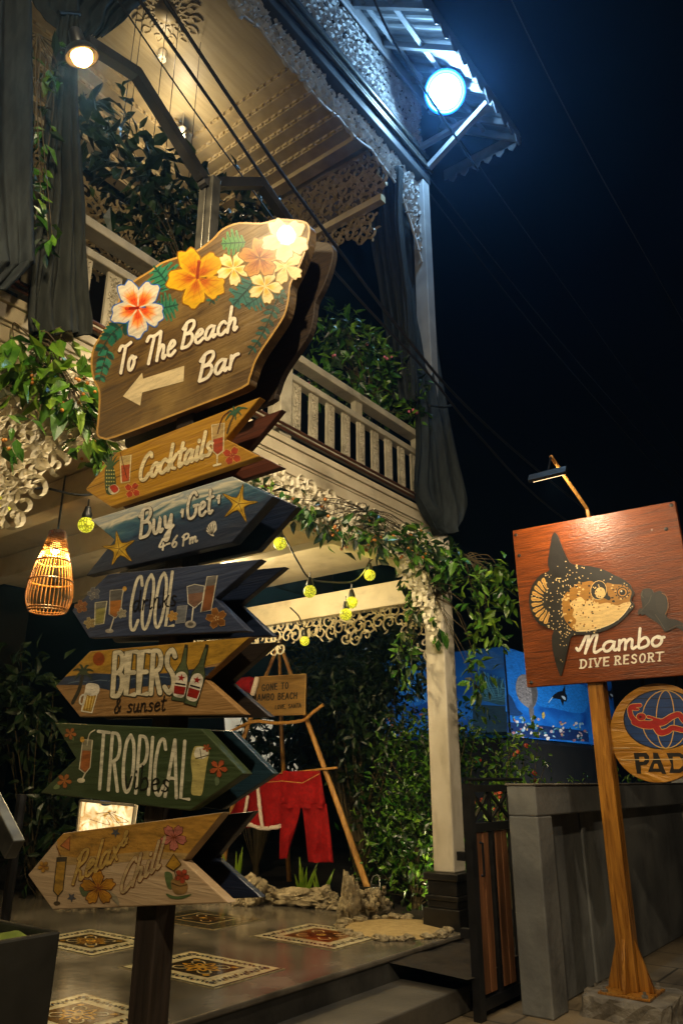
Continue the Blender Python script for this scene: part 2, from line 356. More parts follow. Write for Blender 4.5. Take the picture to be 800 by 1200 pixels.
GL = {  # single-line hand lettering: (advance, strokes)
 'a': (.58, [[(.45, .42), (.3, .5), (.12, .42), (.06, .2), (.15, .02), (.3, .05), (.43, .3), (.46, .5), (.44, .15), (.5, .02), (.6, .08)]]),
 'b': (.5, [[(.07, 1), (.07, .5), (.08, .04), (.22, 0), (.4, .1), (.43, .3), (.32, .5), (.18, .45), (.08, .28)]]),
 'c': (.46, [[(.42, .4), (.3, .5), (.12, .42), (.06, .22), (.14, .04), (.3, 0), (.48, .12)]]),
 'd': (.58, [[(.42, .42), (.28, .5), (.1, .4), (.06, .18), (.18, 0), (.34, .12), (.44, .5), (.48, 1), (.45, .3), (.48, 0), (.58, .05)]]),
 'e': (.46, [[(.08, .25), (.25, .28), (.4, .38), (.32, .5), (.18, .48), (.07, .28), (.12, .06), (.28, 0), (.48, .12)]]),
 'h': (.52, [[(.07, 1), (.08, .5), (.06, 0)], [(.07, .25), (.2, .48), (.34, .46), (.38, .3), (.37, .08), (.43, 0), (.53, .08)]]),
 'i': (.24, [[(.1, .5), (.09, .12), (.15, 0), (.26, .08)], [(.1, .7), (.11, .75)]]),
 'k': (.48, [[(.07, 1), (.07, 0)], [(.4, .54), (.24, .34), (.09, .24)], [(.18, .3), (.3, .06), (.46, 0)]]),
 'l': (.24, [[(.1, 1), (.08, .2), (.14, 0), (.26, .06)]]),
 'm': (.72, [[(.06, .5), (.07, 0)], [(.07, .28), (.18, .5), (.29, .44), (.3, 0)], [(.3, .28), (.42, .5), (.53, .44), (.54, .1), (.6, 0), (.7, .08)]]),
 'n': (.52, [[(.06, .5), (.07, 0)], [(.07, .28), (.2, .5), (.33, .44), (.35, .1), (.41, 0), (.52, .08)]]),
 'o': (.46, [[(.25, .5), (.1, .4), (.06, .2), (.16, .02), (.32, .04), (.42, .25), (.36, .44), (.25, .5), (.3, .42), (.5, .42)]]),
 'r': (.36, [[(.06, .5), (.08, .3), (.07, 0)], [(.08, .26), (.18, .45), (.36, .47)]]),
 's': (.4, [[(.36, .44), (.22, .5), (.1, .4), (.2, .28), (.34, .16), (.26, .02), (.06, .04)]]),
 't': (.36, [[(.16, .9), (.14, .2), (.2, 0), (.36, .08)], [(.0, .58), (.36, .62)]]),
 'u': (.5, [[(.06, .5), (.07, .15), (.16, 0), (.3, .1), (.38, .5), (.37, .1), (.44, 0), (.52, .08)]]),
 'v': (.38, [[(.04, .5), (.18, 0), (.34, .5)]]),
 'x': (.46, [[(.05, .48), (.2, .25), (.42, 0)], [(.4, .5), (.04, 0)]]),
 'y': (.5, [[(.06, .5), (.1, .2), (.22, .1), (.38, .5)], [(.38, .5), (.36, 0), (.26, -.35), (.12, -.34), (.16, -.18), (.5, .1)]]),
 'B': (.62, [[(.14, .97), (.12, .4), (.09, 0)], [(.0, .78), (.2, 1), (.48, .98), (.54, .76), (.38, .57), (.2, .53), (.48, .48), (.58, .24), (.42, .02), (.09, 0)]]),
 'C': (.64, [[(.6, .82), (.48, 1), (.22, .85), (.08, .45), (.18, .08), (.42, 0), (.64, .18)]]),
 'G': (.7, [[(.6, .84), (.45, 1), (.2, .85), (.08, .45), (.2, .05), (.45, .03), (.6, .2), (.6, .45), (.42, .45), (.72, .46)]]),
 'M': (.92, [[(-.02, .32), (.06, .2), (.14, .36), (.3, .9), (.38, .98), (.38, .55), (.32, .02)], [(.34, .15), (.52, .78), (.66, .99), (.7, .8), (.64, .2), (.7, 0), (.9, .14)]]),
 'P': (.56, [[(.14, .97), (.1, 0)], [(.0, .82), (.25, 1), (.5, .92), (.48, .62), (.13, .48)]]),
 'R': (.62, [[(.14, .97), (.09, 0)], [(.0, .8), (.24, 1), (.5, .93), (.48, .64), (.14, .5), (.36, .3), (.48, .02), (.64, .06)]]),
 'T': (.62, [[(.0, .84), (.12, .98), (.4, .93), (.72, 1.02)], [(.4, .94), (.33, .4), (.28, 0)]]),
 '1': (.2, [[(.02, .82), (.13, 1), (.13, .5)]]), '4': (.5, [[(.28, 1), (.04, .35), (.48, .36)], [(.34, .6), (.33, 0)]]),
 '6': (.5, [[(.4, .98), (.16, .6), (.08, .25), (.2, .01), (.38, .1), (.4, .34), (.25, .45), (.1, .28)]]),
 '-': (.36, [[(.04, .42), (.3, .44)]]), ' ': (.3, []), '&': (.6, [[(.5, .1), (.2, .55), (.2, .82), (.34, .86), (.36, .68), (.1, .3), (.14, .04), (.32, .04), (.5, .4)]]),
 ',': (.16, [[(.08, .04), (.03, -.12)]]),
}
CAP = {  # upright brush capitals
 'A': (.56, [[(.02, 0), (.26, 1)], [(.26, 1), (.5, 0)], [(.1, .33), (.43, .33)]]),
 'B': (.5, [[(.07, 0), (.07, 1)], [(.07, 1), (.28, 1), (.4, .88), (.38, .66), (.26, .54), (.07, .53)], [(.26, .54), (.42, .44), (.44, .2), (.3, 0), (.07, 0)]]),
 'C': (.5, [[(.45, .82), (.34, .99), (.16, .9), (.06, .5), (.14, .1), (.32, .01), (.46, .18)]]),
 'D': (.52, [[(.07, 0), (.07, 1)], [(.07, 1), (.28, .97), (.44, .7), (.44, .3), (.28, .03), (.07, 0)]]),
 'E': (.46, [[(.42, 1), (.07, 1), (.07, 0), (.43, 0)], [(.07, .52), (.36, .52)]]),
 'G': (.54, [[(.46, .84), (.34, 1), (.14, .88), (.06, .5), (.14, .1), (.32, 0), (.47, .14), (.47, .44)], [(.47, .44), (.3, .44)]]),
 'H': (.54, [[(.07, 0), (.07, 1)], [(.46, 0), (.46, 1)], [(.07, .52), (.46, .52)]]),
 'I': (.16, [[(.08, 0), (.08, 1)]]), 'L': (.44, [[(.07, 1), (.07, 0), (.42, 0)]]),
 'M': (.66, [[(.06, 0), (.1, 1)], [(.1, 1), (.33, .2)], [(.33, .2), (.56, 1)], [(.56, 1), (.6, 0)]]),
 'N': (.54, [[(.07, 0), (.07, 1)], [(.07, 1), (.46, 0)], [(.46, 0), (.46, 1)]]),
 'O': (.54, [[(.27, 1), (.12, .86), (.06, .5), (.12, .14), (.27, 0), (.42, .14), (.48, .5), (.42, .86), (.27, 1)]]),
 'P': (.48, [[(.07, 0), (.07, 1)], [(.07, 1), (.3, .98), (.42, .8), (.36, .56), (.07, .46)]]),
 'R': (.52, [[(.07, 0), (.07, 1)], [(.07, 1), (.3, .98), (.42, .8), (.36, .58), (.07, .48)], [(.22, .5), (.46, 0)]]),
 'S': (.48, [[(.42, .84), (.28, 1), (.1, .88), (.12, .64), (.36, .42), (.42, .18), (.26, 0), (.05, .14)]]),
 'T': (.5, [[(.02, 1), (.48, 1)], [(.25, 1), (.25, 0)]]), 'V': (.52, [[(.03, 1), (.26, 0)], [(.26, 0), (.49, 1)]]),
 'Y': (.5, [[(.03, 1), (.25, .5)], [(.47, 1), (.25, .5), (.25, 0)]]), ' ': (.34, []), ',': (.16, [[(.08, .04), (.03, -.14)]]),
}
SHARP = set('ELTVAHIMN')
def text(art, word, p0, p1, hv, w, col, lv=3, font=GL, gap=.06, shadow=None, sdw=2.2, soff=(0.6, 1.0), serif=0):
    """lettering whose baseline runs p0-p1 (photo pixels on the face) and whose cap height is the vector hv"""
    tot = sum(font[c][0] + gap for c in word) - gap
    x = 0; jobs = []
    for c in word:
        adv, ss = font[c]
        for st in ss:
            jobs.append((c, [(p0[0] + (p1[0] - p0[0]) * (x + a) / tot + hv[0] * b, p0[1] + (p1[1] - p0[1]) * (x + a) / tot + hv[1] * b) for a, b in st]))
            if serif:
                for (a, b) in (st[0], st[-1]):
                    if c in 'DIVRT' and b in (0, 1):
                        jobs.append((c + '_', [(p0[0] + (p1[0] - p0[0]) * (x + a + e) / tot + hv[0] * b, p0[1] + (p1[1] - p0[1]) * (x + a + e) / tot + hv[1] * b) for e in (-serif, serif)]))
        x += adv + gap
    for c, st in jobs:
        sm = not (font is CAP and (c[0] in SHARP))
        if shadow: art.stroke([(a + soff[0], b + soff[1]) for a, b in st], w + sdw, shadow, lv - 1, sm=sm)
    for c, st in jobs:
        sm = not (font is CAP and (c[0] in SHARP))
        art.stroke(st, w * (.7 if c.endswith('_') else 1), col, lv, sm=sm)

def faceY(Y): return lambda x, y, h: U(x, y, Y=Y - h)
def C(ox, oy, k): return lambda *pts: [(ox + p[0] / k, oy + p[1] / k) for p in pts]

# ------------------------------------------------------------------ carved filigree
def filigree(mb, inside, box, to3, r=.12, seed=1, depth=.02, fill=1.0, wk=.17):
    """carved scrolls and leaves wherever inside(x, y); to3(x, y, h) lifts them off the panel"""
    rg = random.Random(seed)
    def rib(pts, w0, w1, hk=1.0):
        m = len(pts); vs = []
        for i, (x, y) in enumerate(pts):
            a = pts[max(i - 1, 0)]; b = pts[min(i + 1, m - 1)]
            dx, dy = b[0] - a[0], b[1] - a[1]; l = math.hypot(dx, dy) or 1
            t = i / (m - 1); w = w0 * (1 - t) + w1 * t
            nx, ny = -dy / l * w, dx / l * w
            vs += [to3(x + nx, y + ny, 0), to3(x, y, depth * hk * (.5 + .5 * w / max(w0, w1))), to3(x - nx, y - ny, 0)]
        fs = []
        for i in range(m - 1):
            for k in range(3): fs.append((3 * i + k, 3 * i + (k + 1) % 3, 3 * i + 3 + (k + 1) % 3, 3 * i + 3 + k))
        mb.add(vs, fs)
    def leaf(x, y, a, l, w):
        pts = []; n = 6; b = rg.uniform(-.7, .7)
        for i in range(n):
            t = i / (n - 1); aa = a + b * t
            pts.append((x + math.cos(aa) * l * t, y + math.sin(aa) * l * t))
        m = n; vs = []
        for i, (px, py) in enumerate(pts):
            t = i / (n - 1); ww = w * math.sin(math.pi * min(1, .12 + .88 * t)) + .001
            aa = a + b * t + math.pi / 2
            nx, ny = math.cos(aa) * ww, math.sin(aa) * ww
            vs += [to3(px + nx, py + ny, 0), to3(px, py, depth * .9), to3(px - nx, py - ny, 0)]
        mb.add(vs, [(3 * i + k, 3 * i + (k + 1) % 3, 3 * i + 3 + (k + 1) % 3, 3 * i + 3 + k) for i in range(m - 1) for k in range(3)])
    x0, y0, x1, y1 = box; st = r * 1.55 / fill
    ny = max(1, int((y1 - y0) / st)); nx = max(1, int((x1 - x0) / st))
    for j in range(ny + 1):
        for i in range(nx + 1):
            cx = x0 + (i + (.5 if j % 2 else 0)) * st + rg.uniform(-.15, .15) * st; cyy = y0 + j * st + rg.uniform(-.15, .15) * st
            if not inside(cx, cyy): continue
            a0 = rg.uniform(0, 6.28); d = 1 if (i + j) % 2 else -1
            pts = []
            for k in range(15):
                t = k / 14; aa = a0 + d * t * 8.0; rad = r * (1 - t) ** .8 + r * .06
                pts.append((cx + math.cos(aa) * rad, cyy + math.sin(aa) * rad))
            pts = [p for k, p in enumerate(pts) if inside(*p) or k > 3]
            if len(pts) > 3: rib(pts, r * wk, r * wk * .6)
            for k in range(3):
                aa = a0 + d * (k * 1.5 + .2); px, py = cx + math.cos(aa) * r * .85, cyy + math.sin(aa) * r * .85
                if inside(px, py): leaf(px, py, aa + d * .5 + rg.uniform(-.3, .3), r * rg.uniform(.55, .9), r * .105)

def in_poly(poly):
    def f(x, y):
        c = False; n = len(poly); j = n - 1
        for i in range(n):
            xi, yi = poly[i]; xj, yj = poly[j]
            if (yi > y) != (yj > y) and x < (xj - xi) * (y - yi) / (yj - yi) + xi: c = not c
            j = i
        return c
    return f

# ------------------------------------------------------------------ foliage
def leaf_mesh(centres, dirs, sizes, width=.42, droop=.25, seed=0):
    """many folded leaves as one mesh: numpy, 6 verts and 4 faces each"""
    rs = np.random.RandomState(seed)
    c = np.array(centres, float); d = np.array(dirs, float); s = np.array(sizes, float)[:, None]
    d /= np.linalg.norm(d, axis=1)[:, None] + 1e-9
    rv = rs.normal(size=c.shape); rv[:, 2] += .9
    sd = np.cross(d, rv); sd /= np.linalg.norm(sd, axis=1)[:, None] + 1e-9
    up = np.cross(sd, d)
    w = width * (.8 + .4 * rs.rand(len(c), 1))
    base = c; mid = c + d * s * .45 - up * s * .06; tip = c + d * s - up * s * droop
    l1 = c + d * s * .4 + sd * s * w * .5 + up * s * .06; r1 = c + d * s * .4 - sd * s * w * .5 + up * s * .06
    l2 = c + d * s * .72 + sd * s * w * .33 - up * s * droop * .4; r2 = c + d * s * .72 - sd * s * w * .33 - up * s * droop * .4
    V = np.stack([base, l1, l2, tip, r2, r1, mid], 1).reshape(-1, 3)
    f = np.array([(0, 6, 1, 1), (1, 6, 2, 2), (2, 6, 3, 3), (3, 6, 4, 4), (4, 6, 5, 5), (5, 6, 0, 0)])
    Fc = [tuple(int(x) + 7 * i for x in q[:3]) for i in range(len(c)) for q in f]
    return V, Fc
def foliage(blobs, seed=0, out=.5, hang=0.0):
    """blobs: (centre, (rx, ry, rz), count, leaf size) -> MB of leaves plus the points for stems"""
    rs = np.random.RandomState(seed); C_, D_, S_ = [], [], []
    for (c, r, n, sz) in blobs:
        p = rs.normal(size=(n, 3)); p /= np.linalg.norm(p, axis=1)[:, None]
        q = p * (rs.rand(n, 1) ** .45)
        q *= 1 + .35 * np.sin(q[:, :1] * 7 + seed) * np.cos(q[:, 2:3] * 6 + 1.3 * seed)
        C_.append(np.array(c)[None] + q * np.array(r)[None])
        dd = p * out + rs.normal(size=(n, 3)) * .6; dd[:, 2] -= hang
        D_.append(dd); S_.append(sz * (.6 + .7 * rs.rand(n)))
    C_ = np.concatenate(C_); D_ = np.concatenate(D_); S_ = np.concatenate(S_)
    mb = MB(); V, Fc = leaf_mesh(C_, D_, S_, seed=seed)
    mb.v = [tuple(v) for v in V]; mb.f = Fc
    return mb, C_
def twigs(mb, root, pts, k, r=.006, rg=rng):
    for _ in range(k):
        p = Vector(pts[rg.randrange(len(pts))]); a = Vector(root)
        m1 = a.lerp(p, .4) + Vector((rg.uniform(-.1, .1), rg.uniform(-.1, .1), rg.uniform(0, .12)))
        mb.tube(smooth([a, m1, p], 4), [r * (1 - .09 * i) for i in range(9)], 5)
def plant(name, label, cat, base, blobs, m, seed, stems=20, group=None, out=.5, hang=0., berries=None, root=None, trunk=None, sr=.006):
    t = thing(name, base, label, cat, group)
    mb, pts = foliage(blobs, seed, out, hang)
    fo = mb.build('foliage', m if isinstance(m, list) else [m, M['leaf'] if m is M['leafb'] else M['leafd'] if m is M['leaf'] else m], t)
    nf = len(fo.data.polygons); ix = np.repeat((np.random.RandomState(seed).rand(nf // 6 + 1) < .35).astype(np.int32), 6)[:nf]; fo.data.polygons.foreach_set('material_index', ix)
    sm = MB(); rg = random.Random(seed)
    twigs(sm, root or base, pts, stems, sr, rg)
    if trunk: sm.tube(trunk[0], trunk[1], 8)
    sm.build('stems', M['stem'], t, smooth=True)
    if berries:
        n, sz, mm = berries
        for k in range(n):
            p = pts[rg.randrange(len(pts))]; bm_ = MB()
            for q in range(rg.randrange(1, 4)):
                bm_.ball((p[0] + rg.uniform(-.03, .06), p[1] + rg.uniform(-.03, .03), p[2] + rg.uniform(-.04, .04)), sz * rg.uniform(.8, 1.2), 8)
            bm_.build('berry_cluster', mm, t, smooth=True)
    return t

#%%SECTION setting
# ================================================================== THE SETTING
def structure(name, mb, m, **k): o = mb.build(name, m, None, **k); return tag(o, kind='structure')

# paving with joints
pv = mat('paving', '#5e523f', '#8f7e62', rough=.75, scale=2.5, bump=.25, bscale=30, detail=9)
nt = pv.node_tree; b_ = nt.nodes['Principled BSDF']
bk = nt.nodes.new('ShaderNodeTexBrick'); bk.inputs['Scale'].default_value = 1.0
bk.inputs['Mortar Size'].default_value = .012; bk.inputs['Brick Width'].default_value = .9; bk.inputs['Row Height'].default_value = .6
bk.inputs['Color1'].default_value = (1, 1, 1, 1); bk.inputs['Color2'].default_value = (.82, .82, .82, 1); bk.inputs['Mortar'].default_value = (.3, .3, .3, 1)
tcn = [n for n in nt.nodes if n.type == 'TEX_COORD'][0]
nt.links.new(tcn.outputs['Object'], bk.inputs['Vector'])
mx = nt.nodes.new('ShaderNodeMix'); mx.data_type = 'RGBA'; mx.blend_type = 'MULTIPLY'; mx.inputs[0].default_value = 1
nt.links.new(b_.inputs['Base Color'].links[0].from_socket, mx.inputs[6]); nt.links.new(bk.outputs[0], mx.inputs[7])
nt.links.new(mx.outputs[2], b_.inputs['Base Color'])
g = MB(); g.add([(-60, -60, 0), (60, -60, 0), (60, 90, 0), (-60, 90, 0)], [(0, 1, 2, 3)])
structure('ground', g, pv)
g = MB(); P = [(-3.55, -2.5), (-3.55, 6.30), (-3.72, 6.36), (-5.25, 7.0), (-6.6, 6.85), (-9.4, 5.3), (-9.4, -2.5)]
g.prism([(x, y, 0) for x, y in P], (0, 0, .3)); structure('terrace_base', g, M['riser'])
g = MB(); P = [(-3.535, -2.5), (-3.535, 6.31), (-3.72, 6.37), (-5.25, 7.01), (-6.6, 6.86), (-9.4, 5.31), (-9.4, -2.5)]
g.prism([(x, y, .3) for x, y in P], (0, 0, .04)); structure('terrace_floor', g, M['terr'], bevel=.012)
g = MB(); g.box((-3.549, -2.5, 0), (-3.06, 5.53, .17)); g.box((-3.549, 5.531, 0), (-3.3, 6.2, .168))
structure('step', g, mat('step_cement', '#3b3833', '#5a554c', rough=.7, scale=2.5, bump=.2, bscale=25), bevel=.012)
g = MB(); n = 26                                                       # planting bed, lumpy
vs = [(-13 + 10.1 * i / n, 5.2 + 8 * j / n, (.29 + .05 * noise.noise(Vector((i * .6, j * .6, 0)))) if True else 0) for j in range(n + 1) for i in range(n + 1)]
g.add(vs, [(j * (n + 1) + i, j * (n + 1) + i + 1, (j + 1) * (n + 1) + i + 1, (j + 1) * (n + 1) + i) for j in range(n) for i in range(n)])
structure('soil', g, M['soil'])

# encaustic tile panels let into the terrace
def tile_panel(name, x0, x1, y0, y1, ca, cb, cc, seed):
    g = MB(); g.box((x0, y0, .3), (x1, y1, .3445)); o = structure('floor_tile', g, mat(name, '#8d8468', '#b3a888', rough=.25, scale=12, bump=.05, coat=.3))
    W_, H_ = x1 - x0, y1 - y0
    A = Art(lambda x, y, h: Vector((x0 + W_ * x, y0 + H_ * y, .3455 + h)), .0006)
    def rect(a, b, c, d, col, lv): A.poly([(a, b), (c, b), (c, d), (a, d)], col, lv)
    rect(.012, .012, .988, .988, '#4a4636', 1); rect(.03, .03, .97, .97, ca, 2)
    n = 11
    for i in range(n):                                                # running scroll border
        for (f) in (lambda t, s: (t, s), lambda t, s: (t, 1 - s), lambda t, s: (s, t), lambda t, s: (1 - s, t)):
            t = .09 + .82 * (i + .5) / n; q = 1 if i % 2 else -1
            A.stroke([f(t - .04, .12 - .028 * q), f(t - .012, .12 + .03 * q), f(t + .015, .12 - .02 * q), f(t + .04, .12 + .02 * q)], .018, '#39402f' if i % 2 else '#2d3446', 3, n=3)
            x, y = f(t, .12 + .035 * q); A.ellipse(x, y, .014, .014, '#b3842c', 4, n=7)
    rect(.215, .215, .785, .785, '#d4c9a4', 3); rect(.235, .235, .765, .765, cb, 4)
    for k in range(8):                                                # central rosette
        a = k * math.pi / 4; l = .2 if k % 2 == 0 else .15
        c_, s_ = math.cos(a), math.sin(a)
        pt = lambda r, w: (.5 + c_ * r - s_ * w, .5 + s_ * r + c_ * w)
        A.blob([pt(.03, 0), pt(l * .5, .045), pt(l * .8, .03), pt(l, 0), pt(l * .8, -.03), pt(l * .5, -.045)], cc, 5, 3)
        A.blob([pt(.05, 0), pt(l * .5, .02), pt(l * .8, 0), pt(l * .5, -.02)], '#5b3514', 6, 3)
        if k % 2: A.stroke([pt(.13, .05), pt(.21, .05), pt(.24, .0), pt(.21, -.05), pt(.13, -.05)], .016, '#d4c9a4', 6, n=3)
    A.ellipse(.5, .5, .05, .05, '#c9a24a', 7)
    for (x, y) in ((.3, .3), (.7, .3), (.3, .7), (.7, .7)): A.ellipse(x, y, .032, .032, cc, 5)
    tag(A.build('floor_tile_pattern', M['tile'], None), kind='structure')
tile_panel('tile_a', -4.82, -3.87, 3.77, 4.43, '#d8cea8', '#3e3018', '#c79a3a', 1)
tile_panel('tile_b', -4.86, -3.96, 5.1, 5.88, '#ded4b2', '#8a4f18', '#3a2410', 2)
a_ = U(105, 1105, Z=.34); tile_panel('tile_c', a_.x - .5, a_.x + .45, a_.y - .3, a_.y + .36, '#d8cea8', '#3e3018', '#b98a35', 3)
a_ = U(95, 1192, Z=.34); tile_panel('tile_d', a_.x - .4, a_.x + .35, a_.y - .3, a_.y + .3, '#d8cea8', '#6a4b1c', '#c79a3a', 4)
a_ = U(238, 1078, Z=.34); tile_panel('tile_e', a_.x - .5, a_.x + .45, a_.y - .3, a_.y + .36, '#5b5136', '#3e3018', '#6b5026', 5)

# ================================================================== THE BALCONY BUILDING
XF = -3.75
bd = thing('balcony_building', (-3.76, 4.0, .3), 'tall cream colonial building with fretwork balcony behind the arrow signpost', 'building')
def bp(name, mb, m, parent=None, **k): return mb.build(name, m, parent or bd, **k)
# --- ground floor column, upper column, left column
g = MB(); g.box((-3.87, 6.42, .78), (-3.655, 6.63, 4.0)); col = bp('column', g, M['white'], bevel=.012)
g = MB(); g.box((-3.95, 6.34, .29), (-3.58, 6.71, .5)); g.box((-3.92, 6.37, .5), (-3.61, 6.68, .56)); g.box((-3.935, 6.355, .56), (-3.595, 6.695, .6))
g.box((-3.915, 6.375, .6), (-3.615, 6.675, .72)); g.box((-3.94, 6.35, .72), (-3.59, 6.7, .78))
bp('column_base', g, mat('black_plinth', '#0e0d0c', '#1d1b18', rough=.35, scale=9, bump=.3), col, bevel=.008)
g = MB(); g.box((-3.93, 6.36, 0), (-3.6, 6.69, .289)); bp('column_footing', g, M['riser'], col)
g = MB(); g.box((-3.845, 6.46, 4.15), (-3.675, 6.61, 8.58)); bp('column', g, mat('grey_column', '#82868a', '#9a9da0', rough=.5, scale=4), bevel=.01)
g = MB(); g.box((-3.87, 1.3, .34), (-3.66, 1.51, 3.9)); g.box((-3.86, 1.32, 4.15), (-3.7, 1.48, 8.58)); bp('column', g, M['cream'], bevel=.01)
# --- balcony slab with mouldings
g = MB(); g.box((-9, -1.5, 3.98), (-3.72, 6.7, 4.1)); g.box((-3.79, -1.5, 3.88), (-3.73, 6.7, 3.979)); g.box((-3.76, -1.5, 4.1), (-3.68, 6.72, 4.155)); g.box((-3.719, -1.5, 4.0), (-3.70, 6.71, 4.1))
bp('balcony_floor', g, M['cream'], bevel=.006)
g = MB(); g.box((-3.78, -1.5, 3.66), (-3.745, 6.62, 3.879)); bp('fascia_board', g, M['cream'])
for z in (4.2, 4.23):
    g = MB(); x = -3.665 + .02 * (z > 4.21); g.tube([(x, -1.5, z), (x, 6.6, z)], .013, 8); bp('conduit', g, M['pipe'], smooth=True)
# --- balustrade
g = MB()
g.box((-3.82, -1.5, 4.93), (-3.69, 6.44, 5.0)); g.box((-3.8, -1.5, 4.73), (-3.71, 6.44, 4.79)); g.box((-3.79, -1.5, 4.25), (-3.72, 6.44, 4.3))
rl = bp('balcony_railing', g, M['rail'], bevel=.008)
yy = -1.3; k = 0
while yy < 6.4:
    if abs(yy - 4.35) < .1: yy += .0
    g = MB(); w = .055
    pr = [(-w, 4.29), (w, 4.29), (w, 4.735), (-w, 4.735)]
    g.prism([(-3.74, yy + a, z) for a, z in pr], (-.022, 0, 0))
    filigree(g, lambda x, y: abs(x - yy) < .03, (yy - .02, 4.33, yy + .02, 4.7), lambda x, y, h: Vector((-3.739 + h, x, y)), r=.026, seed=k, depth=.008)
    bp('baluster', g, M['rail'], rl)
    yy += .232; k += 1
for y in (1.9, 2.95, 4.08, 5.15, 6.2):
    g = MB(); g.box((-3.79, y - .05, 4.79), (-3.73, y + .05, 4.93)); bp('railing_block', g, M['rail'], rl)
for y in (1.9, 4.08):
    g = MB(); g.box((-3.83, y - .07, 4.155), (-3.685, y + .07, 5.04)); bp('railing_post', g, M['rail'], rl, bevel=.008)
# --- valance, beam, frieze over the opening (X = XF)
def onX(X): return lambda x, y, h: Vector((X + h, x, y))
def val_low(y): return 8.26 - .05 * abs(math.sin(y * 5.2)) - .06 * abs(math.sin(y * 1.73)) - (max(0, y - 5.75) ** 2 * 1.6)
g = MB(); filigree(g, lambda x, y: y > val_low(x) and y < 8.57 and x < 6.46, (1.5, 7.2, 6.46, 8.57), onX(XF), r=.08, seed=3, depth=.035, fill=1.0, wk=.13)
low = [(y, val_low(y)) for y in np.linspace(1.5, 6.46, 120)]
g.tube([(XF + .01, y, z) for y, z in low], .016, 5)
bp('fretwork_valance', g, M['greyfret'])
g = MB(); g.box((XF - .09, -1.5, 8.58), (XF + .09, 6.62, 8.88)); g.box((XF - .05, -1.5, 8.88), (XF + .05, 6.61, 9.15)); bp('lintel_beam', g, M['greybeam'], bevel=.01)
for x, z, r in ((.12, 8.74, .028), (.11, 8.82, .02), (.08, 9.0, .022)):
    g = MB(); g.tube([(XF + x, -1.5, z), (XF + x, 3, z - .02), (XF + x, 6.6, z)], r, 8); bp('service_pipe', g, M['steel'], smooth=True)
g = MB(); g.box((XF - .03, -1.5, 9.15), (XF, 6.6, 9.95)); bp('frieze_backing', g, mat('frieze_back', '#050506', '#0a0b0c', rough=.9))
g = MB(); filigree(g, lambda x, y: 9.18 < y < 9.92 and x < 6.58, (2.5, 9.2, 6.58, 9.92), onX(XF + .002), r=.085, seed=5, depth=.035, fill=1.0, wk=.13)
bp('carved_frieze', g, M['greyfret'])
g = MB(); g.box((XF - .05, -1.5, 9.951), (XF + .07, 6.63, 10.1)); g.box((XF + .07, -1.5, 9.85), (XF + .1, 6.64, 10.06)); bp('plate_beam', g, mat('grey_plate', '#858c93', '#a2a8ad', rough=.45, scale=4), bevel=.008)
# --- eave: sloping tin sheets on rafters, gutter board with scalloped drip edge
g = MB(); nst = 34; Y0, Y1 = -1.5, 7.17
def eave(y0, y1, sub=8):
    vs = []; fs = []
    n = int((y1 - y0) / .03)
    for i in range(n + 1):
        y = y0 + (y1 - y0) * i / n; dz = .018 * math.sin(y * 2 * math.pi / .15)
        vs += [(XF + .02, y, 10.14 + dz), (-2.66, y, 9.22 + dz)]
    return vs, [(2 * i, 2 * i + 1, 2 * i + 3, 2 * i + 2) for i in range(n)]
vs, fs = eave(Y0, Y1); g.add(vs, fs)
ro = bp('roof', g, M['tin']); so = ro.modifiers.new('thick', 'SOLIDIFY'); so.thickness = .006
MRF = mat('grey_rafter', '#6d757c', '#8a9298', rough=.5, scale=5)
for y in np.arange(-1.2, 7.2, .62): g = MB(); g.bar((XF, y, 10.07), (-2.69, y, 9.16), .05, .07); bp('rafter', g, MRF, ro)
for x in (.25, .6): g = MB(); g.bar((XF + x * 1.06, Y0, 10.085 - x * .92), (XF + x * 1.06, Y1, 10.085 - x * .92), .05, .03); bp('batten', g, MRF, ro)
for a, b, w_, h_ in (((-3.66, 6.53, 8.75), (-2.72, 6.4, 9.1), .07, .07), ((XF, 7.15, 10.05), (-2.68, 7.15, 9.15), .05, .09), ((XF, 6.5, 9.12), (-2.7, 6.5, 9.13), .06, .06)):
    g = MB(); g.bar(a, b, w_, h_); bp('eave_bracket', g, M['tin'], ro)
g = MB(); g.box((-2.68, Y0, 9.11), (-2.655, Y1, 9.25))
for i, y in enumerate(np.arange(-1.4, Y1, .2)):                        # cut-out drips
    g.prism([(-2.657, y, 9.12), (-2.657, y + .19, 9.12), (-2.657, y + .15, 9.04), (-2.657, y + .095, 8.99), (-2.657, y + .04, 9.04)], (-.012, 0, 0))
for i, x in enumerate(np.arange(-3.7, -2.7, .17)):
    z = 9.12 + .0 * x
    g.prism([(x, 7.17, z + .05), (x + .16, 7.17, z + .05), (x + .13, 7.17, z - .05), (x + .08, 7.17, z - .1), (x + .03, 7.17, z - .05)], (0, -.012, 0))
g.box((XF, 7.158, 9.12), (-2.67, 7.172, 9.28))
bp('bargeboard', g, mat('eave_board', '#4e565e', '#6b747c', rough=.5, scale=5), ro)
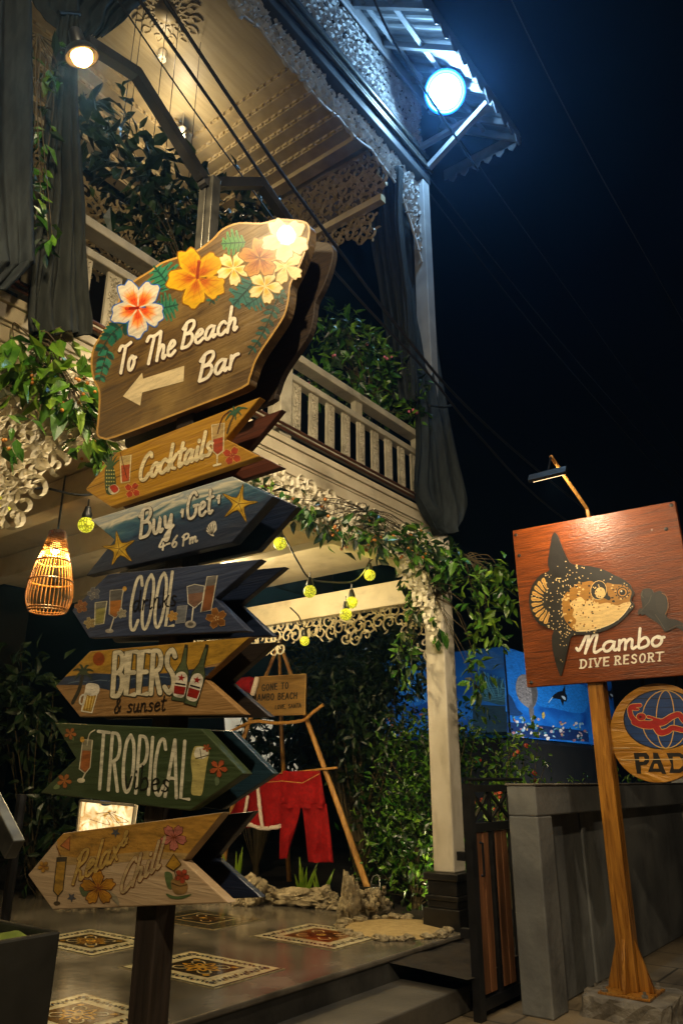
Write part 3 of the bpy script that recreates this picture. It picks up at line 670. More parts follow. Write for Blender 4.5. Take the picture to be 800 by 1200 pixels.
# --- balcony ceiling with stepped dentil cornice
g = MB(); g.box((-5.9, -1.5, 9.2), (XF - .05, 4.66, 9.24)); bp('ceiling', g, M['ceil'])
g = MB(); ns = 7
for i in range(ns):
    t = i / ns; dx = 1.05 * t; z1 = 9.2 - .5 * t; z0 = 9.2 - .5 * (i + 1) / ns
    xa, xb = -5.9 - dx - .15, -5.9 - dx; ya, yb = 4.66 + dx, 4.66 + dx + .16
    g.box((xa, -1.5, z0), (xb, yb, z1)); g.box((xb + .0005, ya, z0), (XF - .05, yb, z1))
    if i < ns - 1:
        for y in np.arange(.5, yb - .06, .11): g.box((xb, y, z0 + .012), (xb + .022, y + .06, z0 + .05))
        for x in np.arange(xb + .05, XF - .1, .11): g.box((x, ya - .022, z0 + .012), (x + .06, ya, z0 + .05))
bp('cornice', g, M['cornice'])
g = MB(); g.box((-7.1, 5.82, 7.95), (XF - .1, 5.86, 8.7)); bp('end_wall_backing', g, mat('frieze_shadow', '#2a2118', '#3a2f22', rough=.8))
g = MB(); filigree(g, lambda x, y: 7.98 < y < 8.68, (-6.9, 8.0, -3.85, 8.68), lambda x, y, h: Vector((x, 5.818 - h, y)), r=.1, seed=8, depth=.04, fill=1.0, wk=.13)
g.box((-7.1, 5.78, 7.86), (XF - .1, 5.87, 7.949)); g.box((-7.1, 5.78, 8.701), (XF - .1, 5.87, 8.8))
bp('end_frieze', g, M['cornice'])
g = MB(); lowf = lambda x: 7.4 + .12 * abs(math.sin(x * 3.2))
filigree(g, lambda x, y: lowf(x) < y < 7.85, (-6.9, 7.4, -4.0, 7.85), lambda x, y, h: Vector((x, 5.84 - h, y)), r=.09, seed=9, depth=.03, fill=1.2)
bp('end_valance', g, M['cornice'])
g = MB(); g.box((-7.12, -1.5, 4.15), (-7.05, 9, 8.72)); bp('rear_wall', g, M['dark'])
g = MB(); filigree(g, lambda x, y: 7.3 < y < 8.6, (.5, 7.3, 5.7, 8.6), lambda x, y, h: Vector((-7.04 + h, x, y)), r=.12, seed=11, depth=.03, fill=1.15)
bp('rear_frieze', g, M['cornice'])
g = MB(); a_ = Vector((-4.93, 3.4, 9.198))
for k in range(14):
    a = k * math.tau / 14
    for rr, w in ((.30, .07), (.17, .05)):
        c = a_ + Vector((math.cos(a), math.sin(a), 0)) * rr; d = Vector((math.cos(a), math.sin(a), 0)); e = Vector((-d.y, d.x, 0))
        g.tube(smooth([c - d * .08, c - e * w * .6, c + d * .07, c + e * w * .6, c - d * .02], 3), .016, 5)
g.lathe(a_ + Vector((0, 0, -.06)), [(.03, 0), (.1, .02), (.13, .06)], 16)
bp('ceiling_rose', g, M['ceil'], smooth=True)
# --- under the balcony: joists, end beam with fretwork, dark back wall
for y in (2.2, 3.0, 3.9, 4.9): g = MB(); g.box((-8.6, y, 3.55), (-3.9, y + .16, 3.78)); bp('joist', g, M['cream'], bevel=.008)
g = MB(); g.box((-8.6, 1.2, 3.3), (-3.88, 1.36, 3.54)); bp('joist', g, M['cream'], bevel=.008)
g = MB(); g.box((-4.0, -1.5, 3.56), (-3.85, 6.4, 3.8)); bp('edge_beam', g, M['cream'], bevel=.008)
g = MB(); g.box((-8.6, -1.5, 3.79), (-3.8, 6.6, 3.96)); bp('porch_ceiling', g, M['cream'])
g = MB(); g.box((-8.0, 6.46, 3.28), (-3.875, 6.6, 3.54)); bp('end_beam', g, M['cream'], bevel=.008)
g = MB(); lw = lambda x: 2.94 + .1 * abs(math.sin(x * 2.6)) - max(0, x + 4.25) * .9
filigree(g, lambda x, y: lw(x) < y < 3.28, (-7.5, 2.6, -3.9, 3.27), lambda x, y, h: Vector((x, 6.52 - h, y)), r=.085, seed=13, depth=.025, fill=1.0, wk=.13)
bp('fretwork_valance', g, M['carve'])
def bracket(y0, y1, z0, z1, flip, seed, fill=1.2):
    g = MB()
    def ins(x, y):
        u = (x - y0) / (y1 - y0); u = 1 - u if flip else u
        v = (y - z0) / (z1 - z0)
        return 0 <= u <= 1 and 0 <= v <= 1 and v > u * 1.1 - .03 + .05 * math.sin(u * 24)
    filigree(g, ins, (y0, z0, y1, z1), onX(-3.72), r=.085, seed=seed, depth=.04, fill=fill, wk=.13)
    return bp('fretwork_bracket', g, M['carve'])
bracket(1.52, 2.5, 2.2, 3.68, False, 15, 1.35)
bracket(5.5, 6.42, 2.7, 3.66, True, 16, 1.05)
g = MB(); filigree(g, lambda x, y: 3.6 - .12 * abs(math.sin(x * 4)) < y < 3.87, (1.5, 3.45, 6.4, 3.86), onX(-3.74), r=.085, seed=17, depth=.03, fill=1.0, wk=.13); bp('fretwork_border', g, M['carve'])
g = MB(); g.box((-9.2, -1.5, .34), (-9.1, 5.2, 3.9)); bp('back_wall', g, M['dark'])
# ================================================================== THE ARROW SIGNPOST
PX = -2.345
sp = thing('signpost', (PX, 1.98, 0), 'tall dark post carrying seven painted wooden arrow boards and twin lamp arms', 'signpost')
g = MB(); g.box((PX - .055, 1.935, 0), (PX + .055, 2.025, 3.95)); bp_ = g.build('post', M['postwood'], sp, bevel=.006)
g = MB(); g.box((PX - .13, 1.86, 0), (PX + .13, 2.1, .02)); g.build('base_plate', M['black'], sp, bevel=.004)
g = MB(); g.box((PX - .045, 1.95, 3.2), (PX + .005, 2.0, 4.4)); g.box((PX + .006, 1.955, 3.2), (PX + .05, 2.01, 4.39)); g.build('post_extension', M['steel'], sp, bevel=.004)
arm1 = [U(235, 206, X=PX), U(160, 87, X=PX), U(102, 50, X=PX)]
arm2 = [U(240, 215, X=PX), U(305, 215, X=PX), U(347, 275, X=PX)]
for a in (arm1, arm2):
    g = MB()
    for p, q in zip(a[:-1], a[1:]): g.bar(p, q, .05, .05, up=(1, 0, 0)); g.lathe(p - Vector((.026, 0, 0)), [(.026, 0), (.026, .052)], 10, ax=(1, 0, 0))
    g.build('lamp_arm', M['black'], sp)
def lamp_head(p, aim, name='lamp_head'):
    d = (Vector(aim) - p).normalized()
    g = MB(); g.lathe(p, [(.022, -.09), (.03, -.08), (.034, -.02), (.06, .0), (.075, .035), (.07, .036), (.05, .005), (.001, .004)], 18, ax=d)
    h = g.build(name, M['black'], sp, smooth=True)
    g = MB(); g.lathe(p, [(.001, .018), (.035, .018), (.048, .026), (.042, .05), (.025, .066), (.001, .07)], 16, ax=d); g.build('bulb', emis('lamp_glass', '#ffb860', 26), h, smooth=True)
    return p + d * .1
pf = U(94, 58, X=PX); aimf = Vector((-2.3, 1.75, 3.3))
L1 = lamp_head(pf, aimf)
lamp_light('sign_lamp_front', L1, 52, (1, .76, .42), 'SPOT', .05, (-2.9, 1.8, 3.2), 178, .5)
pr_ = arm2[-1]; L2 = lamp_head(pr_, Vector((-2.4, 2.1, 3.0)))
lamp_light('sign_lamp_rear', L2, 190, (1, .8, .5), 'SPOT', .05, (-3.4, 4.5, 2.6), 170, .6)

YF = 1.90
def board(poly, m, mb_, name, label, th=.035, gap=.13, thb=.03, bshift=(0, 0), edge=None):
    """front board traced on the plane Y=YF, and the board of the other side behind the post"""
    pts = [U(x, y, Y=YF) for x, y in poly]
    g = MB(); g.prism(pts, (0, th, 0)); o = g.build(name, m, sp, bevel=.004); tag(o, label)
    g = MB(); g.prism([p + Vector((bshift[0], gap, bshift[1])) for p in pts], (0, thb, 0)); g.build(name, mb_, sp, bevel=.004)
    return o
def art(): return Art(faceY(YF))
WH = '#efe6cf'
def petals(A, cx, cy, r, n, rot, cols, lv=2, wid=.62, vein=None, sq=(1, 1), edge=None, ruffle=.05):
    for k in range(n):
        a = rot + k * math.tau / n; out = []
        for i in range(13):
            t = i / 12; u = -1 + 2 * t
            rr = r * (1 - (.5 if wid > .55 else .34) * abs(u) ** 2.4) * (1 + ruffle * .5 * math.sin(t * 9 + k * 2)); aa = a + u * wid
            rr *= .94 + .06 * math.cos(u * 9.5 + k)
            out.append((cx + math.cos(aa) * rr * sq[0], cy + math.sin(aa) * rr * sq[1]))
        out = [(cx + math.cos(a + math.pi) * r * .03, cy + math.sin(a + math.pi) * r * .03)] + out
        mx_ = cx + math.cos(a) * r * .12 * sq[0]; my_ = cy + math.sin(a) * r * .12 * sq[1]
        if edge: A.stroke(out, r * .07, edge, lv, n=2, closed=True)
        A.rings(mx_, my_, out, cols, lv + .2)
        if vein:
            for u in (-.28, 0, .28): A.stroke([(cx, cy), (cx + math.cos(a + u) * r * .4 * sq[0], cy + math.sin(a + u) * r * .4 * sq[1]), (cx + math.cos(a + u * 1.3) * r * .72 * sq[0], cy + math.sin(a + u * 1.3) * r * .72 * sq[1])], r * .035, vein, lv + 1, taper=(1, .2), n=3)
def fern(A, pts, l, col, lv=1, n=9, dk='#173f36'):
    P = smooth(pts, 6); m = len(P)
    for k in range(n):
        i = int((m - 2) * (k + .5) / n); x, y = P[i][:2]; dx, dy = P[i + 1][0] - x, P[i + 1][1] - y; a = math.atan2(dy, dx)
        for s_ in (-1, 1):
            b = a + s_ * 1.0; ll = l * (1 - .4 * k / n)
            f = lambda t, w: (x + math.cos(b) * ll * t - math.sin(b) * w * ll, y + math.sin(b) * ll * t + math.cos(b) * w * ll)
            A.blob([f(0, 0), f(.5, .24), f(1, 0), f(.5, -.24)], col if (k + s_) % 3 else dk, lv, 3)
    A.stroke(pts, l * .1, dk, lv + 1)
def monstera(A, c, tip, w, col, dk, lv=1):
    cx, cy = c; tx, ty = tip; dx, dy = tx - cx, ty - cy; l = math.hypot(dx, dy); ux, uy = dx / l, dy / l
    P = lambda t, s: (cx + dx * t - uy * s * w, cy + dy * t + ux * s * w)
    left = [P(0, 0)]; right = []
    for k in range(5):
        t = .06 + .19 * k; q = math.sin(math.pi * min(1, t * .9 + .12))
        left += [P(t, .5 * q), P(t + .05, q), P(t + .13, q * .95), P(t + .135, .38 * q)]
        right += [P(t, -.5 * q), P(t + .05, -q), P(t + .13, -q * .95), P(t + .135, -.38 * q)]
    A.poly(left + [P(1, 0)] + right[::-1], col, lv)
    A.stroke([P(0, 0), P(1, 0)], w * .09, dk, lv + 1)
    for k in range(5):
        t = .08 + .17 * k
        for s_ in (-1, 1): A.stroke([P(t, 0), P(t + .12, s_ * .75 * math.sin(math.pi * min(1, t + .15)))], w * .05, dk, lv + 1)
def glass(A, c, poly, liquid, rim, col_l, lv=2, fillc='#d9d2bb'):
    A.poly(C(*c)(*poly), fillc, lv); A.poly(C(*c)(*liquid), col_l, lv + 1)
    A.stroke(C(*c)(*(poly + [poly[0]])), .9, rim, lv + 2, sm=False)

# ---- the big bar board
c1 = (100, 250, 2.667)
beach = smooth(C(*c1)((38, 688), (42, 640), (45, 560), (28, 518), (20, 470), (28, 420), (58, 370), (92, 320), (108, 268), (150, 215), (205, 180), (240, 155), (290, 138), (345, 120),
        (398, 82), (430, 50), (480, 31), (550, 32), (600, 20), (650, 22), (690, 30), (699, 58), (688, 110), (665, 170), (640, 220), (634, 268), (620, 320), (582, 380), (548, 430), (527, 470), (512, 515), (488, 545), (300, 620), (95, 697), (55, 702)), 3, True)
beach = [p[:2] for p in beach]
MW = plank_board('bar_board_wood', '#3c2a14', '#6f5427', rough=.5, coat=.12, streak=16, tilt=.30, wear='#7d6434')
MD = plank_board('dark_board_back', '#1d150d', '#3a2a18', rough=.6, coat=0)
ob = board(beach, MW, MD, 'arrow_board', 'large wavy brown board lettered To The Beach Bar with painted flowers', th=.05, gap=.16, bshift=(.0, .0))
A = art(); cc = C(*c1)
A.stroke(beach, 2.2, '#b98f45', 1, sm=False, closed=True); A.build('rim_paint', M['paintg'], ob)
A = art()
monstera(A, cc((270, 235))[0], cc((215, 165))[0], 24, '#2f7a5c', '#17473a'); A.new('painted_leaf'); monstera(A, cc((225, 300))[0], cc((290, 285))[0], 18, '#2c7558', '#17473a')
A.new('painted_leaf'); monstera(A, cc((500, 90))[0], cc((425, 95))[0], 17, '#4f8f52', '#21583a'); A.new('painted_leaf'); monstera(A, cc((540, 200))[0], cc((460, 290))[0], 20, '#2e6d66', '#12403f'); A.new('painted_leaf'); monstera(A, cc((560, 250))[0], cc((500, 290))[0], 15, '#2e6d66', '#12403f')
A.new('painted_fern'); fern(A, cc((130, 340), (80, 380), (45, 440)), 15, '#1d6552'); A.new('painted_fern'); fern(A, cc((70, 430), (55, 480), (45, 525)), 12, '#2a7c63')
A.new('painted_fern'); fern(A, cc((430, 220), (405, 250), (388, 285)), 10, '#23665a', n=5)
A.new('painted_fern'); fern(A, cc((612, 235), (590, 290), (570, 340), (545, 390), (510, 440)), 12, '#24584f', n=9)
A.new('painted_fern'); fern(A, cc((560, 170), (600, 230), (615, 270)), 10, '#2e6d66', n=5)
A.build('painted_leaf', M['paintg'], ob)
A = art()
x, y = cc((165, 295))[0]
petals(A, x, y, 33, 5, .35, [(0, '#b3200c'), (.25, '#dd4410'), (.5, '#f0a050'), (.72, '#d9cfb8'), (1, '#d2cbb8')], 3, .66, '#e0602a', (1.0, 1.12), '#2b62b8', .09)
A.stroke([(x, y), (x - 12, y + 1)], 3, '#8f1408', 6); A.ellipse(x - 13, y + 1, 2.5, 2, '#c83a10', 6)
A.new('painted_flower'); x, y = cc((350, 200))[0]
petals(A, x, y, 36, 5, .5, [(0, '#7d2406'), (.25, '#b8560c'), (.5, '#cc8f0c'), (1, '#d6aa18')], 3, .66, '#c06a0c', (1.02, 1.05), '#8a5c08', .07)
A.stroke([(x, y), (x + 1, y - 10), (x + 2, y - 17)], 3.4, '#8a2a06', 6); A.ellipse(x + 2, y - 18, 2.4, 2.4, '#b3480a', 6)
def plum(p, r, rot, cols, e='#a07c28'): A.new('painted_flower'); petals(A, p[0], p[1], r, 5, rot, cols, 3, .5, None, (1, 1), e, .02)
pl_ = [(0, '#d29a1c'), (.3, '#ecc24a'), (.7, '#f3e2a4'), (1, '#efdfa6')]
plum(cc((463, 172))[0], 21, .2, pl_); plum(cc((562, 228))[0], 21, .1, pl_)
A.new('painted_flower'); x, y = cc((545, 140))[0]; petals(A, x, y, 25, 5, .9, [(0, '#7a2c08'), (.3, '#b06018'), (1, '#c98f3c')], 3.6, .66, '#7d3a0c', (1, 1), '#7a5414', .06)
plum(cc((625, 165))[0], 22, .6, [(0, '#d8a830'), (.4, '#ead087'), (1, '#e8d492')])
A.new('painted_flower'); x, y = cc((625, 82))[0]; petals(A, x, y, 29, 5, .4, [(0, '#e0a83c'), (.35, '#d9c490'), (1, '#d6cbb0')], 3.6, .66, None, (1, .95), '#b08d3a', .06)
A.build('painted_flower', M['paintg'], ob)
A = art()
text(A, 'To', cc((98, 503))[0], cc((152, 487))[0], (4, -33), 3.6, WH, 4, shadow='#3a1d0a')
text(A, 'The', cc((182, 476))[0], cc((278, 440))[0], (5, -34), 3.6, WH, 4, shadow='#3a1d0a')
text(A, 'Beach', cc((296, 424))[0], cc((472, 362))[0], (5, -30), 3.6, WH, 4, shadow='#3a1d0a')
text(A, 'Bar', cc((350, 527))[0], cc((472, 478))[0], (5, -31), 3.8, WH, 4, shadow='#3a1d0a')
A.build('lettering', M['paintg'], ob)
A = art(); A.poly(cc((118, 572), (178, 498), (181, 517), (310, 476), (307, 525), (178, 560), (172, 601)), '#d9c69a', 3); A.build('painted_arrow', M['paintg'], ob)

# ---- cocktails
c2 = (95, 455, 3.2); cc = C(*c2)
MY = plank_board('ochre_board', '#8f6415', '#b8891f', rough=.45, coat=.2, streak=22, tilt=.28)
ob = board(cc((15, 380), (135, 240), (672, 32), (542, 190), (670, 255), (112, 445)), MY, plank_board('red_brown_back', '#3a1a0d', '#5a2c16', rough=.55), 'arrow_board', 'ochre arrow board lettered Cocktails with pineapple and drinks')
A = art(); text(A, 'Cocktails', cc((212, 352))[0], cc((486, 248))[0], (6, -31), 4.0, '#f0dfae', 4, shadow='#7d5410', sdw=1.4, soff=(.4, .5)); A.build('lettering', M['paint'], ob)
A = art(); A.nm = 'plank_seam'; A.stroke(cc((18, 379), (250, 290), (545, 192)), .7, '#4f3a0e', 1)
A.new('painted_pineapple'); P = cc((92, 300), (124, 300), (130, 385), (95, 392)); A.blob(P, '#2f4a2a', 2); 
for i in range(4):
    for j in range(6): x, y = cc((97 + i * 9, 308 + j * 14))[0]; A.ellipse(x, y, .9, .9, '#c9c06a', 3, n=6)
for a in (-.9, -.5, -.15, .2, .6, .95):
    x, y = cc((110, 300))[0]; A.stroke([(x, y), (x + math.sin(a) * 9, y - math.cos(a) * 13), (x + math.sin(a) * 14, y - math.cos(a) * 17)], 3, '#2a5230', 3, taper=(1, .2))
A.new('painted_melon'); A.blob(cc((104, 372), (128, 360), (145, 382), (125, 398), (108, 392)), '#d8d2b0', 3); A.blob(cc((108, 370), (128, 362), (141, 380), (124, 392)), '#b8331c', 4)
A.new('painted_glass'); glass(A, c2, [(147, 258), (188, 250), (182, 350), (152, 356)], [(150, 290), (186, 284), (181, 347), (153, 352)], '#dccfa2', '#b04a20', fillc='#bfa668'); A.stroke(cc((148, 240), (160, 290), (172, 335)), .9, '#5a2a14', 6)
A.new('painted_flower'); x, y = cc((193, 382))[0]; petals(A, x, y, 10, 4, .6, [(0, '#e8c86a'), (.25, '#a83214'), (1, '#b83c1c')], 4, .7, None, (1, 1), '#e0b46a', 0)
A.new('painted_flower'); x, y = cc((566, 253))[0]; petals(A, x, y, 11.5, 4, .5, [(0, '#d8a05a'), (.25, '#a22e14'), (1, '#b4401e')], 4, .7, None, (1, 1), '#d8a85a', 0)
A.new('painted_glass'); glass(A, c2, [(490, 138), (537, 130), (534, 235), (512, 252), (494, 236)], [(496, 192), (532, 182), (531, 232), (512, 248), (497, 234)], '#e0d2a8', '#a83e1e', fillc='#b99a60')
A.stroke(cc((511, 250), (510, 285)), 1.6, '#e0d2a8', 4); A.stroke(cc((498, 290), (523, 284)), 2.4, '#e0d2a8', 4); A.stroke(cc((512, 168), (530, 110), (555, 88)), 1.1, '#5a2a14', 6)
A.new('painted_palm')
for q in ((545, 95), (570, 70), (600, 72), (622, 75), (600, 100), (580, 118), (542, 120)): A.stroke(cc((575, 98), ((575 + q[0]) / 2, (98 + q[1]) / 2 - 12), q), 3.4, '#2c5a3e', 4, taper=(1, .3))
A.stroke(cc((575, 98), (560, 130), (548, 168)), 2, '#4a3a1c', 3); A.build('painted_drinks', M['paint'], ob)

# ---- happy hour
c3 = (95, 545, 3.2); cc = C(*c3)
mb_ = plank_board('sea_board', '#1d2531', '#232c39', rough=.42, coat=.15, streak=8)
nt = mb_.node_tree; N = nt.nodes; L = nt.links                            # a sky-and-sea picture painted across the board
tc = [n for n in N if n.type == 'TEX_COORD'][0]
p_lo = U(130, 655, Y=YF) - Vector((PX, 1.98, 0)); p_hi = U(155, 590, Y=YF) - Vector((PX, 1.98, 0))
sx = N.new('ShaderNodeSeparateXYZ'); L.new(tc.outputs['Object'], sx.inputs[0])
slope = (U(252, 634, Y=YF) - U(102, 675, Y=YF)); slope = slope.z / slope.x
mth = N.new('ShaderNodeMath'); mth.operation = 'MULTIPLY_ADD'; mth.inputs[1].default_value = -slope
L.new(sx.outputs[0], mth.inputs[0]); L.new(sx.outputs[2], mth.inputs[2])
nz = N.new('ShaderNodeTexNoise'); nz.inputs['Scale'].default_value = 3.5; nz.inputs['Detail'].default_value = 8; nz.inputs['Distortion'].default_value = 1.5
mp2 = N.new('ShaderNodeMapping'); mp2.inputs['Scale'].default_value = (1, 1, 4); mp2.inputs['Rotation'].default_value = (0, .25, 0); L.new(tc.outputs['Object'], mp2.inputs[0]); L.new(mp2.outputs[0], nz.inputs['Vector'])
ma = N.new('ShaderNodeMath'); ma.operation = 'MULTIPLY_ADD'; ma.inputs[1].default_value = .16; L.new(nz.outputs[0], ma.inputs[0]); L.new(mth.outputs[0], ma.inputs[2])
z0 = p_lo.z - slope * p_lo.x + .08; z1 = p_hi.z - slope * p_hi.x + .08
mr = N.new('ShaderNodeMapRange'); mr.inputs[1].default_value = z0 - .06; mr.inputs[2].default_value = z1 + .06; L.new(ma.outputs[0], mr.inputs[0])
rp = N.new('ShaderNodeValToRGB'); els = rp.color_ramp.elements
els[0].position = 0; els[0].color = lin('#252c3c'); els[1].position = 1; els[1].color = lin('#77828a')
for p, c in ((.36, '#26344a'), (.5, '#2f5468'), (.58, '#4b6c74'), (.62, '#8f978e'), (.67, '#cfc8ae'), (.72, '#8c979a'), (.8, '#c3bda6'), (.88, '#6f7d86')):
    e = els.new(p); e.color = lin(c)
L.new(mr.outputs[0], rp.inputs[0]); L.new(rp.outputs[0], N['Principled BSDF'].inputs['Base Color'])
MN = plank_board('navy_back', '#0d1424', '#18233a', rough=.4, coat=.2)
ob = board(cc((35, 205), (565, 42), (720, 117), (565, 290), (18, 415), (125, 280)), mb_, MN, 'arrow_board', 'sea painted arrow board lettered Buy 1 Get 1 with yellow starfish', th=.045, gap=.14)
A = art()
text(A, 'Buy', cc((216, 275))[0], cc((345, 236))[0], (2, -33), 3.6, '#d9d2bd', 5, shadow='#1a1a1c', sdw=1.6, soff=(.3, .6))
text(A, '1', cc((372, 222))[0], cc((382, 219))[0], (1, -17), 2.6, '#d9d2bd', 5, shadow='#1a1a1c', sdw=1.2)
text(A, 'Get', cc((392, 207))[0], cc((492, 178))[0], (2, -31), 3.2, '#d9d2bd', 5, shadow='#1a1a1c', sdw=1.6, soff=(.3, .6))
text(A, '1', cc((508, 172))[0], cc((518, 169))[0], (1, -18), 2.6, '#d9d2bd', 5, shadow='#1a1a1c', sdw=1.2)
text(A, '4-6', cc((291, 322))[0], cc((362, 304))[0], (1, -13), 2.2, '#d9d2bd', 5); text(A, 'Pm', cc((378, 304))[0], cc((437, 286))[0], (1, -13), 2.2, '#d9d2bd', 5)
A.build('lettering', M['paint'], ob)
def star(A, c, R, r, rot, sq=1):
    out = []
    for k in range(10): a = rot + k * math.pi / 5; q = R if k % 2 == 0 else r; out.append((c[0] + math.cos(a) * q, c[1] + math.sin(a) * q * sq))
    o2 = smooth(out, 3, True); o2 = [p[:2] for p in o2]
    A.stroke(o2, 1.4, '#5a4410', 3, sm=False, closed=True)
    A.rings(c[0], c[1], o2, [(0, '#e8cf6a'), (.5, '#d3ad34'), (1, '#c09320')], 3.4)
    for k in range(5): a = rot + k * math.tau / 5; A.stroke([c, (c[0] + math.cos(a) * R * .8, c[1] + math.sin(a) * R * .8 * sq)], 1.1, '#8f6c18', 5)
A = art(); star(A, cc((144, 314))[0], 20, 7, -1.75, 1.05); A.new('painted_starfish'); star(A, cc((592, 145))[0], 22, 7, -1.35, 1.05)
A.new('painted_shell'); x, y = cc((496, 260))[0]
A.blob([(x + 2, y - 16), (x + 4, y - 6), (x, y - 1), (x + 1, y + 2), (x - 3, y + 1), (x - 8, y - 4), (x - 5, y - 12)], '#d9d2bd', 4)
for k in range(6): a = -2.75 + k * .3; A.stroke([(x - 1, y), (x - 1 + math.cos(a) * 11, y + math.sin(a) * 12)], .7, '#3d3a34', 5)
A.build('painted_starfish', M['paint'], ob)

# ---- cool drinks
c4 = (75, 640, 3.2); cc = C(*c4)
MG = plank_board('slate_board', '#232a3e', '#38435c', rough=.45, coat=.15, streak=18)
ob = board(cc((30, 240), (165, 105), (740, 48), (565, 195), (692, 318), (95, 345)), MG, MN, 'arrow_board', 'slate blue arrow board lettered Cool drinks between glasses')
A = art(); text(A, 'COOL', cc((236, 320))[0], cc((412, 297))[0], (8, -64), 3.4, '#d6cfb6', 4, CAP, gap=.04)
text(A, 'drinks', cc((255, 245))[0], cc((420, 222))[0], (2, -24), 1.7, '#0c0b0e', 6); A.build('lettering', M['paint'], ob)
A = art(); A.nm = 'plank_seam'; A.stroke(cc((34, 240), (300, 222), (566, 196)), .6, '#14151a', 1)
A.new('painted_glass'); glass(A, c4, [(118, 212), (162, 206), (150, 290), (116, 296)], [(121, 236), (157, 230), (149, 287), (118, 292)], '#cfc7a6', '#8f8a4a', fillc='#6f6d60')
A.new('painted_glass'); glass(A, c4, [(174, 166), (222, 162), (213, 250), (193, 270), (170, 255)], [(172, 206), (216, 202), (211, 248), (193, 266), (171, 252)], '#b7b09c', '#a3682c', fillc='#5c5a56')
A.stroke(cc((188, 268), (178, 300), (172, 318)), 1.5, '#b7b09c', 4); A.ellipse(*cc((171, 318))[0], 5, 2.6, '#9a9486', 4); x, y = cc((228, 160))[0]; A.ellipse(x, y, 2.5, 3, '#c99a3c', 5)
A.stroke(cc((226, 165), (216, 195)), .8, '#c9bfa0', 5)
A.new('painted_glass'); glass(A, c4, [(462, 152), (490, 143), (528, 150), (520, 205), (490, 232), (466, 215)], [(463, 180), (526, 172), (518, 203), (490, 229), (467, 212)], '#d8d2bd', '#7a5a48', fillc='#66656a')
A.stroke(cc((485, 230), (478, 290)), 1.6, '#d8d2bd', 4); A.ellipse(*cc((475, 293))[0], 6.5, 4.5, '#a9a396', 4); A.ellipse(*cc((475, 292))[0], 3.4, 2.2, '#66625a', 5)
A.new('painted_glass'); glass(A, c4, [(537, 115), (575, 110), (552, 240), (513, 248)], [(532, 150), (568, 146), (551, 238), (515, 245)], '#c3bca6', '#7d4c2c', fillc='#6d6a66')
A.new('painted_glass'); glass(A, c4, [(426, 226), (462, 222), (454, 286), (420, 290)], [(426, 240), (458, 236), (452, 284), (421, 288)], '#8f8e8a', '#6e7174', fillc='#7c7f82')
def daisy(p, r, col, e, lv=4): A.new('painted_flower'); petals(A, cc(p)[0][0], cc(p)[0][1], r, 5, .7, [(0, '#e2d3a0'), (.2, col), (1, col)], lv, .6, None, (1, 1), e, 0)
daisy((572, 270), 12.5, '#7d4f22', '#b98a4a'); daisy((112, 178), 8, '#5c5c60', '#a9a59a'); daisy((65, 226), 8, '#7d4a22', '#c08a4a'); daisy((97, 288), 7, '#8f7a4a', '#c9b98a'); daisy((218, 252), 6, '#9a927a', '#d9d0b4'); daisy((408, 262), 6.5, '#b0833c', '#d8b878')
A.build('painted_drinks', M['paint'], ob)

# ---- beers
c5 = (60, 735, 2.963); cc = C(*c5)
MT = plank_board('tan_board', '#7d5c33', '#9a7748', rough=.5, coat=.1, streak=20, wear='#6a4c2a')
MTB = plank_board('dark_umber_back', '#15100c', '#2a2018', rough=.5)
ob = board(cc((15, 205), (135, 83), (692, 33), (530, 178), (672, 303), (100, 312)), MT, MTB, 'arrow_board', 'beach sunset arrow board lettered Beers with two bottles')
A = art()
A.poly(cc((48, 172), (136, 85), (688, 35), (588, 122), (520, 140), (400, 158), (250, 163), (150, 158)), '#a8802a', 1)
A.poly(cc((22, 200), (50, 172), (150, 160), (250, 165), (400, 160), (520, 142), (572, 136), (536, 172), (440, 200), (330, 205), (220, 222), (120, 200)), '#26364e', 2)
for k in range(7): A.stroke(cc((60 + 70 * k, 195 - 4 * k), (95 + 70 * k, 188 - 4 * k), (125 + 70 * k, 190 - 4 * k)), .8, '#5a6a78', 3)
A.build('painted_beach', M['paint'], ob)
A = art(); A.nm = 'painted_sun'; x, y = cc((166, 110))[0]; A.ellipse(x, y, 7, 8, '#8f4212', 3)
A.new('painted_palm')
A.stroke(cc((110, 165), (98, 215), (75, 262)), 4, '#2c2a1c', 4)
for q in ((78, 150), (100, 130), (130, 132), (146, 152), (142, 182), (84, 180)): A.stroke(cc((113, 160), ((113 + q[0]) / 2, (160 + q[1]) / 2 - 9), q), 4.2, '#33402a', 5, taper=(1, .3))
A.new('painted_glass'); glass(A, c5, [(122, 205), (166, 210), (142, 298), (106, 292)], [(126, 232), (158, 236), (140, 294), (110, 289)], '#e3dbc2', '#b58a24', fillc='#d9d0b4')
A.blob(cc((120, 225), (122, 200), (140, 194), (166, 202), (166, 228), (148, 238), (130, 236)), '#d8d0bb', 5)
for k in range(3): A.stroke(cc((128 + 10 * k, 240), (120 + 9 * k, 288)), 1, '#e0c878', 6)
A.stroke(cc((120, 232), (104, 240), (100, 262), (112, 270)), 2, '#d8d0bb', 4)
